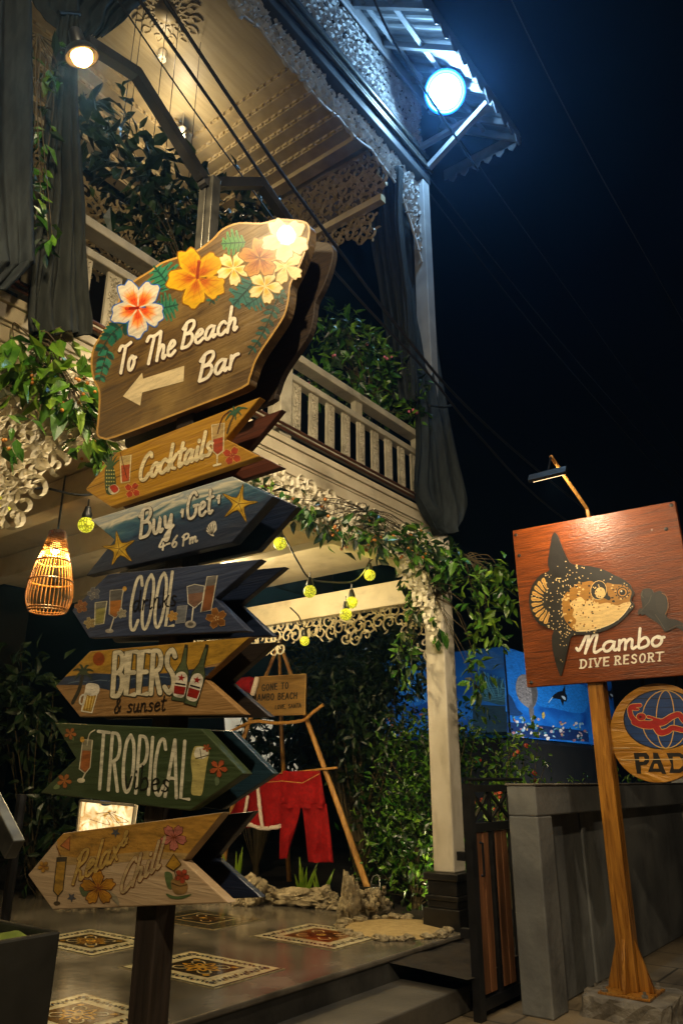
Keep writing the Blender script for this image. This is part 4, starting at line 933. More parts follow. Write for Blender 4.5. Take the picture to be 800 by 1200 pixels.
for (a, b, sh) in (((428, 262), (458, 66), 0), ((470, 275), (530, 66), 1)):
    A.new('painted_bottle'); dx, dy = b[0] - a[0], b[1] - a[1]; l = math.hypot(dx, dy); ux, uy = dx / l, dy / l
    a = (a[0] + 12, a[1] - 6)
    f = lambda t, w: (a[0] + dx * t - uy * w, a[1] + dy * t + ux * w)
    A.poly(cc(f(0, -22), f(.5, -24), f(.68, -9), f(.95, -5), f(.95, 5), f(.68, 9), f(.5, 24), f(0, 22)), '#4c5638', 4 + sh * 5)
    A.stroke(cc(f(0, -22), f(.5, -24), f(.68, -9), f(.95, -5), f(.95, 5), f(.68, 9), f(.5, 24), f(0, 22), f(0, -22)), .9, '#23281a', 5 + sh * 5, sm=False)
    A.blob(cc(f(.1, -19), f(.3, -22), f(.46, -19), f(.52, 0), f(.46, 19), f(.3, 22), f(.1, 19), f(.06, 0)), '#d6cdb8', 6 + sh * 5)
    A.poly(cc(f(.12, -18), f(.26, -20), f(.26, 20), f(.12, 18)), '#8f1c12', 7 + sh * 5)
    x, y = cc(f(.41, 0))[0]; A.poly([(x + math.cos(-1.4 + k * math.pi / 5) * (4.6 if k % 2 == 0 else 1.9), y + math.sin(-1.4 + k * math.pi / 5) * (4.6 if k % 2 == 0 else 1.9)) for k in range(10)], '#9a1c10', 8 + sh * 5)
    A.stroke(cc(f(.30, -16), f(.30, 16)), 1.8, '#1c1712', 8 + sh * 5); A.poly(cc(f(.94, -6), f(1.0, -6), f(1.0, 6), f(.94, 6)), '#2a2a22', 6 + sh * 5)
A.build('painted_bottle', M['paint'], ob)
A = art(); text(A, 'BEERS', cc((208, 238))[0], cc((428, 226))[0], (3, -50), 5.4, '#cfc4a4', 6, CAP, shadow='#3a3a2c', sdw=2.0, soff=(0, .3), gap=.07)
text(A, '& sunset', cc((216, 298))[0], cc((395, 288))[0], (3, -19), 1.8, '#1f140c', 6); A.build('lettering', M['paint'], ob)

# ---- tropical vibes
c6 = (40, 840, 2.857); cc = C(*c6)
MGR = plank_board('green_board', '#283418', '#37462a', rough=.5, coat=.1, streak=14)
ob = board(cc((68, 20), (560, 40), (702, 190), (520, 315), (20, 255), (140, 140)), MGR, plank_board('teal_back', '#12242e', '#1f3844', rough=.4, coat=.2), 'arrow_board', 'dark green arrow board lettered Tropical vibes', th=.045, gap=.15)
A = art(); text(A, 'TROPICAL', cc((200, 240))[0], cc((520, 276))[0], (5, -67), 3.8, '#d2ccb2', 4, CAP, gap=.05)
text(A, 'vibes', cc((300, 238))[0], cc((450, 252))[0], (3, -28), 1.9, '#14160c', 6); A.build('lettering', M['paint'], ob)
A = art()
A.new('painted_glass'); glass(A, c6, [(164, 76), (196, 78), (188, 170), (172, 190), (152, 175)], [(161, 112), (192, 114), (187, 168), (172, 186), (154, 172)], '#cfc6a6', '#9a5a2a', fillc='#8a8468')
A.stroke(cc((172, 188), (164, 205)), 1.6, '#cfc6a6', 4); A.ellipse(*cc((158, 213))[0], 4.6, 3, '#cfc6a6', 4); A.stroke(cc((178, 95), (186, 58), (204, 44)), 1.3, '#cfc6a6', 6); A.ellipse(*cc((162, 76))[0], 2.6, 3.4, '#c99a3c', 6)
A.new('painted_glass'); A.blob(cc((533, 108), (545, 98), (575, 102), (586, 120), (578, 160), (572, 200), (562, 258), (545, 263), (526, 255), (530, 200), (525, 150)), '#b3a562', 3)
A.blob(cc((536, 128), (545, 102), (574, 106), (583, 126), (566, 140), (548, 140)), '#d6d0b8', 4); A.stroke(cc((540, 140), (584, 128)), 1, '#5a5430', 6); A.stroke(cc((556, 108), (560, 140)), 1, '#5a5430', 6)
for p, r, c_ in (((122, 56), 7.5, '#9a5a22'), ((102, 214), 9, '#9a5a22'), ((617, 172), 11, '#a04c28'), ((578, 104), 5, '#a04c28')):
    A.new('painted_flower'); petals(A, cc(p)[0][0], cc(p)[0][1], r, 5, .2, [(0, '#c98a3c'), (.3, c_), (1, c_)], 4, .42, None, (1, 1), '#4a2c12', 0)
A.new('painted_leaf'); A.blob(cc((606, 205), (616, 200), (620, 222), (608, 230)), '#5c6a4c', 3); A.new('painted_leaf'); A.blob(cc((66, 235), (82, 222), (86, 238), (70, 243)), '#6a7a4c', 3); A.new('painted_leaf'); A.blob(cc((122, 72), (132, 66), (134, 80)), '#6a7a4c', 3)
A.build('painted_drinks', M['paint'], ob)

# ---- relax and chill
c7 = (25, 935, 2.857); cc = C(*c7)
MR = plank_board('sand_board', '#9b8263', '#b09876', rough=.5, coat=.1, streak=18)
ob = board(cc((22, 258), (140, 118), (675, 48), (542, 210), (694, 352), (105, 375)), MR, MN, 'arrow_board', 'pale sand arrow board lettered Relax and Chill, lowest on the post', th=.04, gap=.15)
A = art(); A.poly(cc((120, 142), (141, 120), (672, 50), (560, 186), (420, 178), (300, 190), (180, 200), (125, 190)), '#a87c33', 1)
A.poly(cc((125, 190), (180, 200), (300, 190), (420, 178), (560, 186), (546, 205), (430, 205), (280, 222), (120, 225)), '#a98a55', 1.5); A.build('painted_sky', M['paint'], ob)
A = art(); text(A, 'Relax', cc((168, 292))[0], cc((322, 205))[0], (10, -38), 3.2, '#b9974f', 5, shadow='#6a3c18', sdw=1.4, soff=(.2, .3)); text(A, '&', cc((332, 165))[0], cc((356, 155))[0], (4, -20), 2.4, '#b9974f', 5, shadow='#6a3c18', sdw=1.3, soff=(.2, .3))
text(A, 'Chill', cc((322, 330))[0], cc((462, 232))[0], (10, -38), 3.2, '#b39a70', 5, shadow='#6a3c18', sdw=1.4, soff=(.2, .3)); A.build('lettering', M['paint'], ob)
A = art()
A.new('painted_glass'); glass(A, c7, [(120, 200), (152, 198), (140, 310), (124, 330), (108, 312)], [(120, 215), (150, 213), (139, 308), (124, 326), (109, 310)], '#3d3018', '#a37a26', fillc='#3a342a')
A.stroke(cc((122, 330), (120, 350)), 1.4, '#3d3018', 4); A.ellipse(*cc((120, 353))[0], 4, 2.4, '#3d3018', 4)
A.new('painted_umbrella'); A.poly(cc((132, 160), (164, 128), (162, 176)), '#a8622e', 4); A.stroke(cc((118, 160), (132, 196)), 1, '#6a3c18', 4); A.stroke(cc((132, 160), (164, 128), (162, 176), (132, 160)), .8, '#6a3c18', 5, sm=False)
for p, r, c_, rot in (((510, 132), 16, '#b0685a', .3), ((258, 302), 21, '#b07a22', .9), ((538, 262), 9, '#a8452c', .2), ((75, 230), 7, '#b5842a', .4)):
    A.new('painted_flower'); petals(A, cc(p)[0][0], cc(p)[0][1], r, 5, rot, [(0, '#8f4a18'), (.25, c_), (1, c_)], 4, .5, '#7a3a18', (1, 1), '#5a2c18', .02)
A.new('painted_leaf'); A.blob(cc((195, 300), (220, 290), (230, 318), (208, 330)), '#4c5638', 3); A.new('painted_leaf'); A.blob(cc((282, 305), (320, 330), (328, 362), (300, 335)), '#8a8068', 3); A.new('painted_leaf'); A.blob(cc((480, 250), (505, 255), (508, 300), (490, 300)), '#55663c', 3); A.new('painted_leaf'); A.blob(cc((485, 320), (520, 330), (570, 322), (540, 338), (500, 336)), '#4c5c36', 3)
A.new('painted_coconut'); A.blob(cc((503, 275), (530, 270), (557, 290), (550, 318), (520, 322), (505, 305)), '#8a6a3c', 3.5); A.stroke(cc((505, 285), (530, 295), (555, 290)), 1, '#4a3418', 5)
A.new('painted_umbrella'); A.poly(cc((484, 228), (510, 188), (536, 222), (510, 244)), '#a37a26', 5); A.stroke(cc((484, 228), (510, 188), (536, 222), (510, 244), (484, 228)), .9, '#4a3418', 6, sm=False); A.stroke(cc((512, 240), (520, 272)), 1, '#4a3418', 6)
for p in ((316, 116), (169, 333)):
    A.new('painted_star'); x, y = cc(p)[0]; A.poly([(x + math.cos(.3 + k * math.pi / 5) * (6 if k % 2 == 0 else 2.4), y + math.sin(.3 + k * math.pi / 5) * (6 if k % 2 == 0 else 2.4)) for k in range(10)], '#4e5058', 5)
A.build('painted_flowers', M['paint'], ob)
# ================================================================== RENDERED WALL, GATE
w = thing('boundary_wall', (-2.6, 6, 0), 'low grey rendered wall with a recessed panel behind the big dive sign', 'wall')
g = MB(); g.box((-2.735, 5.931, 0), (-2.61, 10.02, 1.299)); g.box((-2.735, 5.66, 0), (-2.5, 5.93, 1.299)); g.box((-2.735, 5.66, 1.3), (-2.5, 10.02, 1.515))
g.box((-2.611, 6.75, .02), (-2.585, 6.83, 1.3)); g.build('wall', M['wallc'], w, bevel=.012)  # last box: rib shaped after the lit strip beside the post's shadow
g = MB(); g.box((-2.745, 5.65, 1.516), (-2.49, 10.03, 1.53)); g.build('coping', M['conc'], w, bevel=.005)
g = MB(); g.box((-2.7, 10.08, 0), (-2.5, 10.28, 1.62)); gp = thing('white_post', (-2.6, 10.2, 0), 'short white post standing at the far end of the grey wall', 'post')
g.build('post', M['white'], gp, bevel=.01); g = MB(); g.box((-2.73, 10.05, 1.621), (-2.47, 10.31, 1.68)); g.build('cap', M['white'], gp, bevel=.01)
gt = thing('gate', (-2.9, 5.35, 0), 'black iron gate with crossed top bars and brown wooden slats beside the wall', 'gate')
g = MB(); GX = -2.9; y0, y1 = 5.36, 6.3
g.box((GX - .03, y0 - .045, 0), (GX + .03, y0 + .03, 1.53)); g.box((GX - .02, y0 + .03, 1.47), (GX + .02, y1, 1.52)); g.box((GX - .02, y0 + .03, 1.19), (GX + .02, y1, 1.25)); g.box((GX - .02, y0 + .03, .05), (GX + .02, y1, .12))
for y in (5.68, 6.02): g.box((GX - .018, y - .018, .12), (GX + .018, y + .018, 1.19))
for y in np.arange(5.42, 6.25, .06): g.ball((GX, y, 1.22), .012, 6)
g.build('frame', M['black'], gt)
g = MB()
for a, b in ((5.4, 5.68), (5.68, 6.02), (6.02, 6.3)):
    g.bar((GX, a, 1.26), (GX, b, 1.47), .022, .02); g.bar((GX + .004, b, 1.26), (GX + .004, a, 1.47), .022, .02); g.box((GX - .012, b - .012, 1.25), (GX + .012, b + .012, 1.47))
g.tube([(GX, y0, 1.56), (GX, y1, 1.56)], .012, 6); g.build('lattice', M['black'], gt)
for i, y in enumerate((5.46, 5.57, 5.78, 5.88, 6.1)):
    g = MB(); g.box((GX - .012, y - .045, .14), (GX + .012, y + .045, 1.185)); g.build('slat', M['gatewood'], gt, bevel=.005)
g = MB(); g.tube([(GX + .05, y0 + .04, .9), (GX + .07, y0 + .04, .9), (GX + .07, y0 + .04, 1.12), (GX + .05, y0 + .04, 1.12)], .01, 6); g.build('handle', M['black'], gt)
for z in (.5, 1.0): g = MB(); g.box((GX - .1, y0 - .05, z), (GX - .03, y0, z + .06)); g.build('hinge', M['black'], gt)

# ================================================================== THE DIVE RESORT SIGN
YM = 6.08; MX = -2.125
dv = thing('dive_resort_sign', (MX, 6.15, 0), 'square brown wooden sign with a sunfish, lettered Mambo Dive Resort, on a timber post', 'sign')
g = MB(); 
g.box((MX - .062, 6.125, .14), (MX + .062, 6.25, 3.5)); g.build('post', M['varnish'], dv, bevel=.008)
g = MB(); rg = random.Random(4)
base = [(MX - .27, 5.93), (MX - .05, 5.9), (MX + .27, 5.9), (MX + .31, 6.1), (MX + .29, 6.46), (MX - .05, 6.5), (MX - .28, 6.48), (MX - .3, 6.2)]
ob_ = bmesh.new(); vs = []
for z, k in ((0, 1.06), (.04, 1.02), (.1, 1.0), (.125, .97)):
    ring = smooth([(MX + (x - MX) * k, 6.17 + (y - 6.17) * k) for x, y in base], 4, True)
    vs.append([ob_.verts.new((p[0] + rg.uniform(-.014, .014), p[1] + rg.uniform(-.014, .014), z + (rg.uniform(-.01, .01) if z else 0))) for p in ring])
for a, b in zip(vs[:-1], vs[1:]):
    for i in range(len(a)): ob_.faces.new((a[i], a[(i + 1) % len(a)], b[(i + 1) % len(a)], b[i]))
ob_.faces.new(vs[-1]); ob_.verts.index_update()
g.add([v.co[:] for v in ob_.verts], [[v.index for v in f.verts] for f in ob_.faces]); g.build('footing', M['conc'], dv)
g = MB(); g.box((MX - .18, 6.0, .126), (MX + .18, 6.37, .142)); pl = g.build('base_plate', M['varnish'], dv, bevel=.003)
for x, y in ((-.14, 6.03), (.14, 6.03), (-.14, 6.34), (.14, 6.34)):
    g = MB(); g.lathe((MX + x, y, .142), [(.024, 0), (.024, .014), (.012, .016), (.012, .035), (.001, .036)], 6); g.build('bolt', M['conc'], pl)
for d in ((-1, 0), (1, 0), (0, -1), (0, 1)):
    cx, cy_ = MX + d[0] * .063, 6.1875 + d[1] * .064
    g = MB(); t = .012; q = Vector((-d[1], d[0], 0)) * t
    a = Vector((cx, cy_, .143)); b = a + Vector((d[0] * .095, d[1] * .095, 0)); c = Vector((cx, cy_, .47)); b2 = b + Vector((0, 0, .03))
    g.prism([a - q, b - q, b2 - q, c - q], q * 2); g.build('gusset', M['varnish'], dv)
bo = [U(x, y, Y=YM) for x, y in ((600, 622), (790, 587), (827, 789), (617, 805.5))]
MB_ = plank_board('sign_mahogany', '#431c03', '#7c3a06', rough=.42, coat=.22, streak=26, tilt=-.06)
nt = MB_.node_tree; bpn = [n for n in nt.nodes if n.type == 'BUMP'][0]; bpn.inputs['Strength'].default_value = .4; bpn.inputs['Distance'].default_value = .012
nz = nt.nodes.new('ShaderNodeTexNoise'); nz.inputs['Scale'].default_value = 42; nz.inputs['Detail'].default_value = 6
mp_ = nt.nodes.new('ShaderNodeMapping'); mp_.inputs['Scale'].default_value = (.6, 1, 2.2); nt.links.new([n for n in nt.nodes if n.type == 'TEX_COORD'][0].outputs['Object'], mp_.inputs[0]); nt.links.new(mp_.outputs[0], nz.inputs['Vector']); nt.links.new(nz.outputs[0], bpn.inputs['Height'])
nt.links.new(bpn.outputs[0], nt.nodes['Principled BSDF'].inputs['Coat Normal']); nt.nodes['Principled BSDF'].inputs['Specular IOR Level'].default_value = .25; nt.nodes['Principled BSDF'].inputs['Coat Roughness'].default_value = .2
g = MB(); g.prism(bo, (0, .045, 0)); br = g.build('board', MB_, dv, bevel=.004)
for (x, y) in ((604, 627), (786, 592), (608, 651), (622, 800), (780, 620)):
    g = MB(); p = U(x, y, Y=YM); g.lathe(p + Vector((0, .002, 0)), [(.016, 0), (.016, .006), (.006, .009)], 8, ax=(0, -1, 0)); g.build('screw', M['black'], br)
for z in (2.5, 3.3): g = MB(); g.box((MX - .4, 6.125, z), (MX - .064, 6.158, z + .08)); g.box((MX + .064, 6.125, z), (MX + .4, 6.158, z + .08)); g.build('batten', M['varnish'], dv)
c8 = (610, 620, 5.333); cc = C(*c8); A = Art(faceY(YM), .0004); rg = random.Random(11)
outl = cc((210, 22), (230, 42), (255, 110), (285, 175), (314, 215), (370, 225), (450, 235), (520, 255), (580, 285), (640, 315), (680, 345), (692, 375), (706, 395), (694, 425), (688, 450), (708, 472), (690, 508), (640, 562), (580, 607), (500, 642), (420, 658), (345, 662), (312, 676), (295, 740), (275, 830), (252, 912), (238, 902), (215, 830), (195, 740), (193, 670), (202, 632), (160, 615), (110, 590), (75, 540), (55, 490), (50, 430), (62, 370), (90, 320), (130, 280), (175, 260), (168, 220), (170, 180), (185, 90), (194, 42))
o3 = [p[:2] for p in smooth(outl, 3, True)]
g = MB(); g.prism([U(x, y, Y=YM - .012) for x, y in o3], (0, .013, 0)); fish = g.build('sunfish_emblem', mat('emblem_black', '#0c0a08', '#171310', rough=.4, scale=9, coat=.2), br)
A = Art(faceY(YM - .0125), .0004)
GOLD = '#9a6a1c'; CRM = '#d9b878'
gold = [p[:2] for p in smooth(cc((300, 380), (345, 345), (400, 330), (440, 325), (470, 350), (500, 420), (545, 430), (530, 340), (580, 345), (640, 350), (680, 375), (690, 400), (680, 440), (690, 462), (640, 535), (560, 595), (450, 632), (345, 637), (310, 615), (270, 560), (258, 500), (262, 430)), 4, True)]
A.poly(gold, GOLD, 1)
crm = [p[:2] for p in smooth(cc((690, 460), (640, 530), (575, 583), (490, 618), (410, 634), (348, 636), (335, 610), (345, 570), (322, 540), (330, 500), (305, 470), (335, 440), (372, 424), (405, 450), (450, 445), (480, 470), (540, 460), (600, 478), (640, 462)), 4, True)]
A.poly(crm, CRM, 2)
inb = in_poly(o3); ing = in_poly(gold); inc = in_poly(crm); pec = cc((484, 382))[0]
n = 0
while n < 900:
    x, y = rg.uniform(612, 742), rg.uniform(626, 790); X, Y_ = (x - 610) * 5.333, (y - 620) * 5.333
    n += 1
    if not inb(x, y) or math.hypot((x - pec[0]) / 9.5, (y - pec[1]) / 13) < 1: continue
    if not inb(x - 2, y) or not inb(x + 2, y): continue
    fin = Y_ < 215 or Y_ > 665
    if inc(x, y):
        if (X > 470 and Y_ > 510) or rg.random() < .35: continue
        A.ellipse(x, y, rg.uniform(.6, 1.5), rg.uniform(.6, 1.3), GOLD if rg.random() < .6 else '#1a140c', 3, n=7)
    elif ing(x, y):
        if rg.random() < .7: A.ellipse(x, y, rg.uniform(.8, 2.0), rg.uniform(.7, 1.5), '#120e0a' if rg.random() < .45 else CRM, 3, n=7)
    elif (not fin) and Y_ < 330 and X > 400 and rg.random() < .8: continue
    elif fin and ((X < 215 + (60 if Y_ < 215 else 30)) or rg.random() < .3): continue
    elif X < 150 and rg.random() < .5: continue
    else: A.ellipse(x, y, rg.uniform(.5, 1.05), rg.uniform(.5, 1.0), '#d8bf8c', 3, n=6)
for k in range(10):                                                     # rim of the clavus
    a = math.pi * (.66 + .74 * k / 9); cx, cy_ = cc((195, 445))[0]
    f = lambda r, w: (cx + math.cos(a) * r * .98 - math.sin(a) * w, cy_ - math.sin(a) * r * 1.18 * .98 - math.cos(a) * w)
    A.blob([f(25.2, -2.2), f(24, 1.6), f(20, 1.4), f(17, 1.6), f(12.5, .5), f(13, -.6), f(17, -1.4), f(21, -2.6)], '#c79b50', 3, 4)
    A.stroke([f(24, -.6), f(19, .2), f(14, 0)], .45, '#5a3a10', 4)
A.ellipse(pec[0], pec[1], 9.6, 11.6, '#d8b878', 4, .2); A.ellipse(pec[0], pec[1], 8.9, 10.9, '#15100c', 5, .2); A.ellipse(pec[0] + 1.8, pec[1] + 3, 6, 6.6, '#d8b878', 6, .3)
for k in range(22): a = rg.uniform(0, 6.28); r = rg.uniform(.3, .95); A.ellipse(pec[0] + math.cos(a) * 7.2 * r, pec[1] + math.sin(a) * 9 * r, .9, .7, '#d8b878' if k % 2 else '#15100c', 7, n=6)
A.blob(cc((525, 430), (545, 415), (560, 432), (548, 445)), '#120e0a', 5)
x, y = cc((633, 395))[0]; A.ellipse(x, y, 6.6, 6.2, '#120e0a', 5); A.ellipse(x, y, 5.2, 4.9, '#b9852c', 6); A.ellipse(x, y, 3.7, 3.6, '#0c0a08', 7); A.ellipse(x - 1.2, y - 1.3, 1.1, 1.1, '#e6dcc6', 8, n=8)
for k in range(12): a = k * math.tau / 12; A.ellipse(x + math.cos(a) * 8.2, y + math.sin(a) * 7.6, .9, .9, '#120e0a', 6, n=6)
A.stroke(cc((706, 398), (690, 430), (684, 448), (690, 462)), 1.6, '#120e0a', 6); A.stroke(cc((690, 458), (640, 532), (575, 585), (490, 620), (410, 636), (346, 638)), .9, '#e8d4a4', 6)
A.build('painted_markings', M['paintg'], fish)
c9 = (600, 580, 4.0); cc = C(*c9)
dvp = [p[:2] for p in smooth(cc((600, 470), (606, 448), (620, 440), (640, 438), (655, 446), (662, 458), (690, 450), (715, 466), (724, 490), (732, 520), (722, 545), (722, 572), (740, 582), (770, 586), (800, 602), (840, 622), (880, 610), (890, 622), (850, 650), (810, 644), (770, 622), (740, 634), (712, 640), (695, 615), (668, 592), (642, 576), (618, 560), (606, 566), (600, 556), (590, 564), (586, 548), (596, 532), (608, 530), (604, 500)), 3, True)]
g = MB(); g.prism([U(x, y, Y=YM - .01) for x, y in dvp], (0, .011, 0)); dvo = g.build('diver_emblem', mat('emblem_black_diver', '#0c0b0a', '#191714', rough=.4, scale=9, coat=.2), br)
A = Art(faceY(YM - .0102), .0004); A.stroke(cc((700, 460), (724, 480), (728, 530), (716, 560)), .8, '#8f5a20', 2); A.ellipse(*cc((634, 462))[0], 4.2, 4.6, '#26221d', 2); A.stroke(cc((608, 452), (604, 470), (612, 480)), 1.2, '#4a443a', 3); A.stroke(cc((650, 470), (640, 500), (622, 520), (600, 545)), .7, '#4a443a', 3); A.blob(cc((672, 468), (705, 466), (718, 500), (712, 545), (688, 556), (672, 520)), '#221e1a', 2); A.stroke(cc((668, 560), (690, 592), (712, 628)), .7, '#4a443a', 3); A.stroke(cc((800, 606), (850, 622), (886, 614)), .7, '#4a443a', 3); A.stroke(cc((735, 630), (770, 612), (800, 612)), .7, '#4a2a10', 2); A.build('painted_markings', M['paintg'], dvo)
A = Art(faceY(YM), .0006)
text(A, 'Mambo', cc((300, 748))[0], cc((702, 706))[0], (2, -23), 3.3, '#ece6d8', 3, gap=.0)
A.new('lettering'); text(A, 'DIVE', cc((316, 812))[0], cc((452, 799))[0], (.5, -9.6), 1.8, '#e4dccb', 3, CAP, gap=.18, serif=.11)
A.new('lettering'); text(A, 'RESORT', cc((478, 796))[0], cc((702, 776))[0], (.5, -9.8), 1.8, '#e4dccb', 3, CAP, gap=.18, serif=.11)
A.build('lettering', M['paintg'], br)
# lamp on its pipe arm, reaching out over the face of the board
a0 = Vector((-2.12, 6.15, 3.3)); a1 = Vector((-2.12, 6.42, 3.87)); a2 = U(645, 535, X=-2.12); a3 = U(641, 556, X=-2.12)
g = MB(); g.tube([Vector((-2.12, 6.25, 3.4)), Vector((-2.12, 6.44, 3.8)), a1, a1.lerp(a2, .5), a2], .016, 8); g.build('lamp_arm', M['stick'], dv, smooth=True)
g = MB(); g.tube([a2, a3], .008, 6); d = Vector((0, .86, -.5)).normalized(); sd = Vector((1, 0, 0))
for k in (-.13, .13): g.tube([a3 + sd * k * 1.2 - Vector((0, 0, .0)), a3 + sd * k], .012, 6)
g.bar(a3 - sd * .16, a3 + sd * .16, .07, .03, up=d); lh = g.build('floodlight_body', M['black'], dv)
g = MB(); g.bar(a3 - sd * .13 + d * .02, a3 + sd * .13 + d * .02, .05, .012, up=d); g.build('lamp_lens', emis('flood_lens', '#ffd9a0', 4), lh)
lamp_light('dive_sign_lamp', a3 + d * .06, 85, (1, .8, .52), 'SPOT', .06, a3 + d, 165, .5)

# ---- round dive school sign, hung below the board from straps
YP = 6.2
rd = thing('round_dive_sign', U(771, 859, Y=YP), 'round carved wooden sign with a blue globe and red diver, lettered PADI', 'sign')
g = MB(); disc = [(771 + 57.5 * math.cos(t), 859 + 58.5 * math.sin(t)) for t in [math.tau * i / 48 for i in range(48)]]
g.prism([U(x, y, Y=YP) for x, y in disc], (0, .05, 0))
dk = plank_board('golden_carved_board', '#8a5a16', '#c08a30', rough=.35, coat=.4, streak=6); [n for n in dk.node_tree.nodes if n.type == 'BUMP'][0].inputs['Strength'].default_value = .9
bd2 = g.build('board', dk, rd, bevel=.006)
A = Art(faceY(YP), .0005); gc = (775.5, 843)
E_ = lambda a, rx, ry: (gc[0] + rx * math.cos(a), gc[1] + ry * math.sin(a))
A.poly([E_(math.tau * i / 40, 45, 34.5) for i in range(40)], '#16386e', 2); A.stroke([E_(math.tau * i / 40, 45, 34.5) for i in range(41)], 1.3, '#15110c', 3, sm=False)
for k in (-.62, -.25, .22, .6): A.stroke([(gc[0] + 6 + 45 * k * math.cos(t) - 2, gc[1] + 34 * math.sin(t)) for t in [math.pi * (i / 14 - .5) for i in range(15)]], 1.1, '#c9a050', 3.5, sm=False)
for k in (-.72, -.42, -.1, .22, .5, .76): A.stroke([(gc[0] - 45 * math.sqrt(1 - k * k), gc[1] + 34 * k), (gc[0] + 45 * math.sqrt(1 - k * k), gc[1] + 34 * k)], .7 if k > -.6 else 1.2, '#0d1c38', 3.2, sm=False)
A.build('painted_globe', M['paintg'], bd2)
A = Art(faceY(YP), .0012); cc = C(700, 790, 8)
def limb(pts, w, col, lv, taper): A.stroke(cc(*pts), w + 1.3, '#d8a860', lv - .5, taper=taper); A.stroke(cc(*pts), w, col, lv, taper=taper)
RD = '#a3140e'
limb([(350, 440), (310, 390), (300, 320), (330, 298), (395, 292)], 5, RD, 3, (1.2, .9, .8)); limb([(360, 300), (330, 325), (375, 330)], 3, RD, 3, (1, .8))
limb([(345, 445), (420, 470), (500, 475), (560, 450)], 9, RD, 3.2, (.9, 1.1, 1)); limb([(540, 450), (610, 450), (690, 400), (760, 380), (810, 440), (880, 470)], 6.5, RD, 3.4, (1.3, .9, .8)); limb([(540, 480), (580, 545), (650, 535), (700, 505), (800, 525), (900, 540)], 6, RD, 3.4, (1.3, 1, .9))
limb([(470, 400), (540, 420), (590, 440)], 3, RD, 3.3, (1, .8))
x, y = cc((405, 400))[0]; A.ellipse(x, y, 6.2, 5, '#d8a860', 4); A.ellipse(x, y, 5.4, 4.3, RD, 5); A.ellipse(x - 1, y, 1.6, 1.5, '#4a0806', 6, n=8)
A.build('painted_diver', M['paintg'], bd2)
A = Art(faceY(YP), .0012); K = '#120d08'
def letter(pts, hole=None): 
    A.poly(cc(*pts), K, 3)
    if hole: A.poly(cc(*hole), '#b07c28', 4)
letter([(335, 738), (455, 738), (480, 770), (480, 820), (455, 850), (400, 855), (405, 932), (365, 932)], [(385, 775), (430, 775), (440, 800), (430, 820), (390, 822)])
letter([(515, 738), (560, 738), (640, 935), (600, 935), (590, 915), (470, 915), (490, 860), (520, 800)], [(530, 840), (555, 840), (572, 885), (518, 885)])
letter([(640, 738), (770, 738), (830, 775), (850, 830), (830, 890), (770, 925), (668, 925), (690, 850)], [(700, 775), (765, 775), (795, 810), (795, 860), (760, 890), (710, 890)])
letter([(875, 738), (920, 738), (945, 925), (900, 925)])
A.stroke(cc((215, 803), (520, 800), (1000, 792)), .7, '#d8c090', 5); A.stroke(cc((140, 692), (300, 692)), .6, '#d8c090', 5)
A.build('lettering', M['paintg'], bd2)
for x in (752, 792):
    g = MB(); p = U(x, 806, Y=YP + .03); g.box((p.x - .015, YP + .051, p.z - .1), (p.x + .015, YP + .058, p.z + .35)); g.build('strap', M['black'], rd)
for z in (1.72, 1.95): g = MB(); g.box((MX + .08, 6.255, z), (-1.5, 6.3, z + .06)); g.build('bracket', M['black'], rd)

# ================================================================== UNDERWATER MURAL ON A LOW CABIN
cb = thing('mural_cabin', (-5.2, 11, 0), 'low cabin painted with a blue underwater mural behind the gate', 'cabin')
g = MB(); g.box((-7.5, 11.0, 2.15), (-5.2, 16, 3.55)); mu = g.build('wall', mat('mural_blue', '#0a3a80', '#1670bc', rough=.5, scale=1.3, stretch=(1, 1, 2.2), bump=.08, detail=8), cb)
g = MB(); g.box((-7.6, 10.9, 0), (-5.3, 16.1, 2.149)); g.build('base_wall', M['dark'], cb)
g = MB(); g.bar((-5.185, 11.0, 2.15), (-5.19, 11.0, 3.56), .02, .02, up=(0, 1, 0)); g.box((-7.5, 10.985, 2.13), (-5.18, 10.999, 2.17)); g.box((-5.199, 11.0, 2.12), (-5.17, 16, 2.16)); g.build('frame', M['black'], cb)
A = Art(lambda x, y, h: U(x, y, X=-5.2 + h + .001), .0008); cc = C(540, 740, 4.444)
A.poly(cc((222, 90), (330, 110), (335, 300), (232, 420)), '#1a6fbd', 1); A.blob(cc((390, 290), (640, 280), (640, 420), (480, 400), (400, 380)), '#1a78c8', 1)
A.blob(cc((236, 330), (262, 340), (290, 400), (320, 430), (280, 440), (240, 420)), '#123a66', 2); A.poly(cc((240, 470), (420, 490), (660, 520), (665, 575), (240, 545)), '#0c2a58', 1)
A.new('painted_sunfish'); A.blob(cc((285, 275), (300, 235), (335, 225), (380, 260), (398, 320), (390, 370), (370, 400), (340, 392), (305, 360), (288, 320)), '#8d8079', 3); A.blob(cc((352, 395), (376, 392), (378, 500), (368, 490)), '#6f6560', 3)
A.blob(cc((360, 250), (392, 290), (394, 350), (372, 396), (368, 330)), '#5f5650', 4)
for k in range(60): a = rng.uniform(0, 6.28); r = rng.random() ** .5; x, y = cc((330 + 42 * math.cos(a) * r, 305 + 68 * math.sin(a) * r))[0]; A.ellipse(x, y, .7, .6, '#b5a89c' if k % 2 else '#5f5650', 5, n=6)
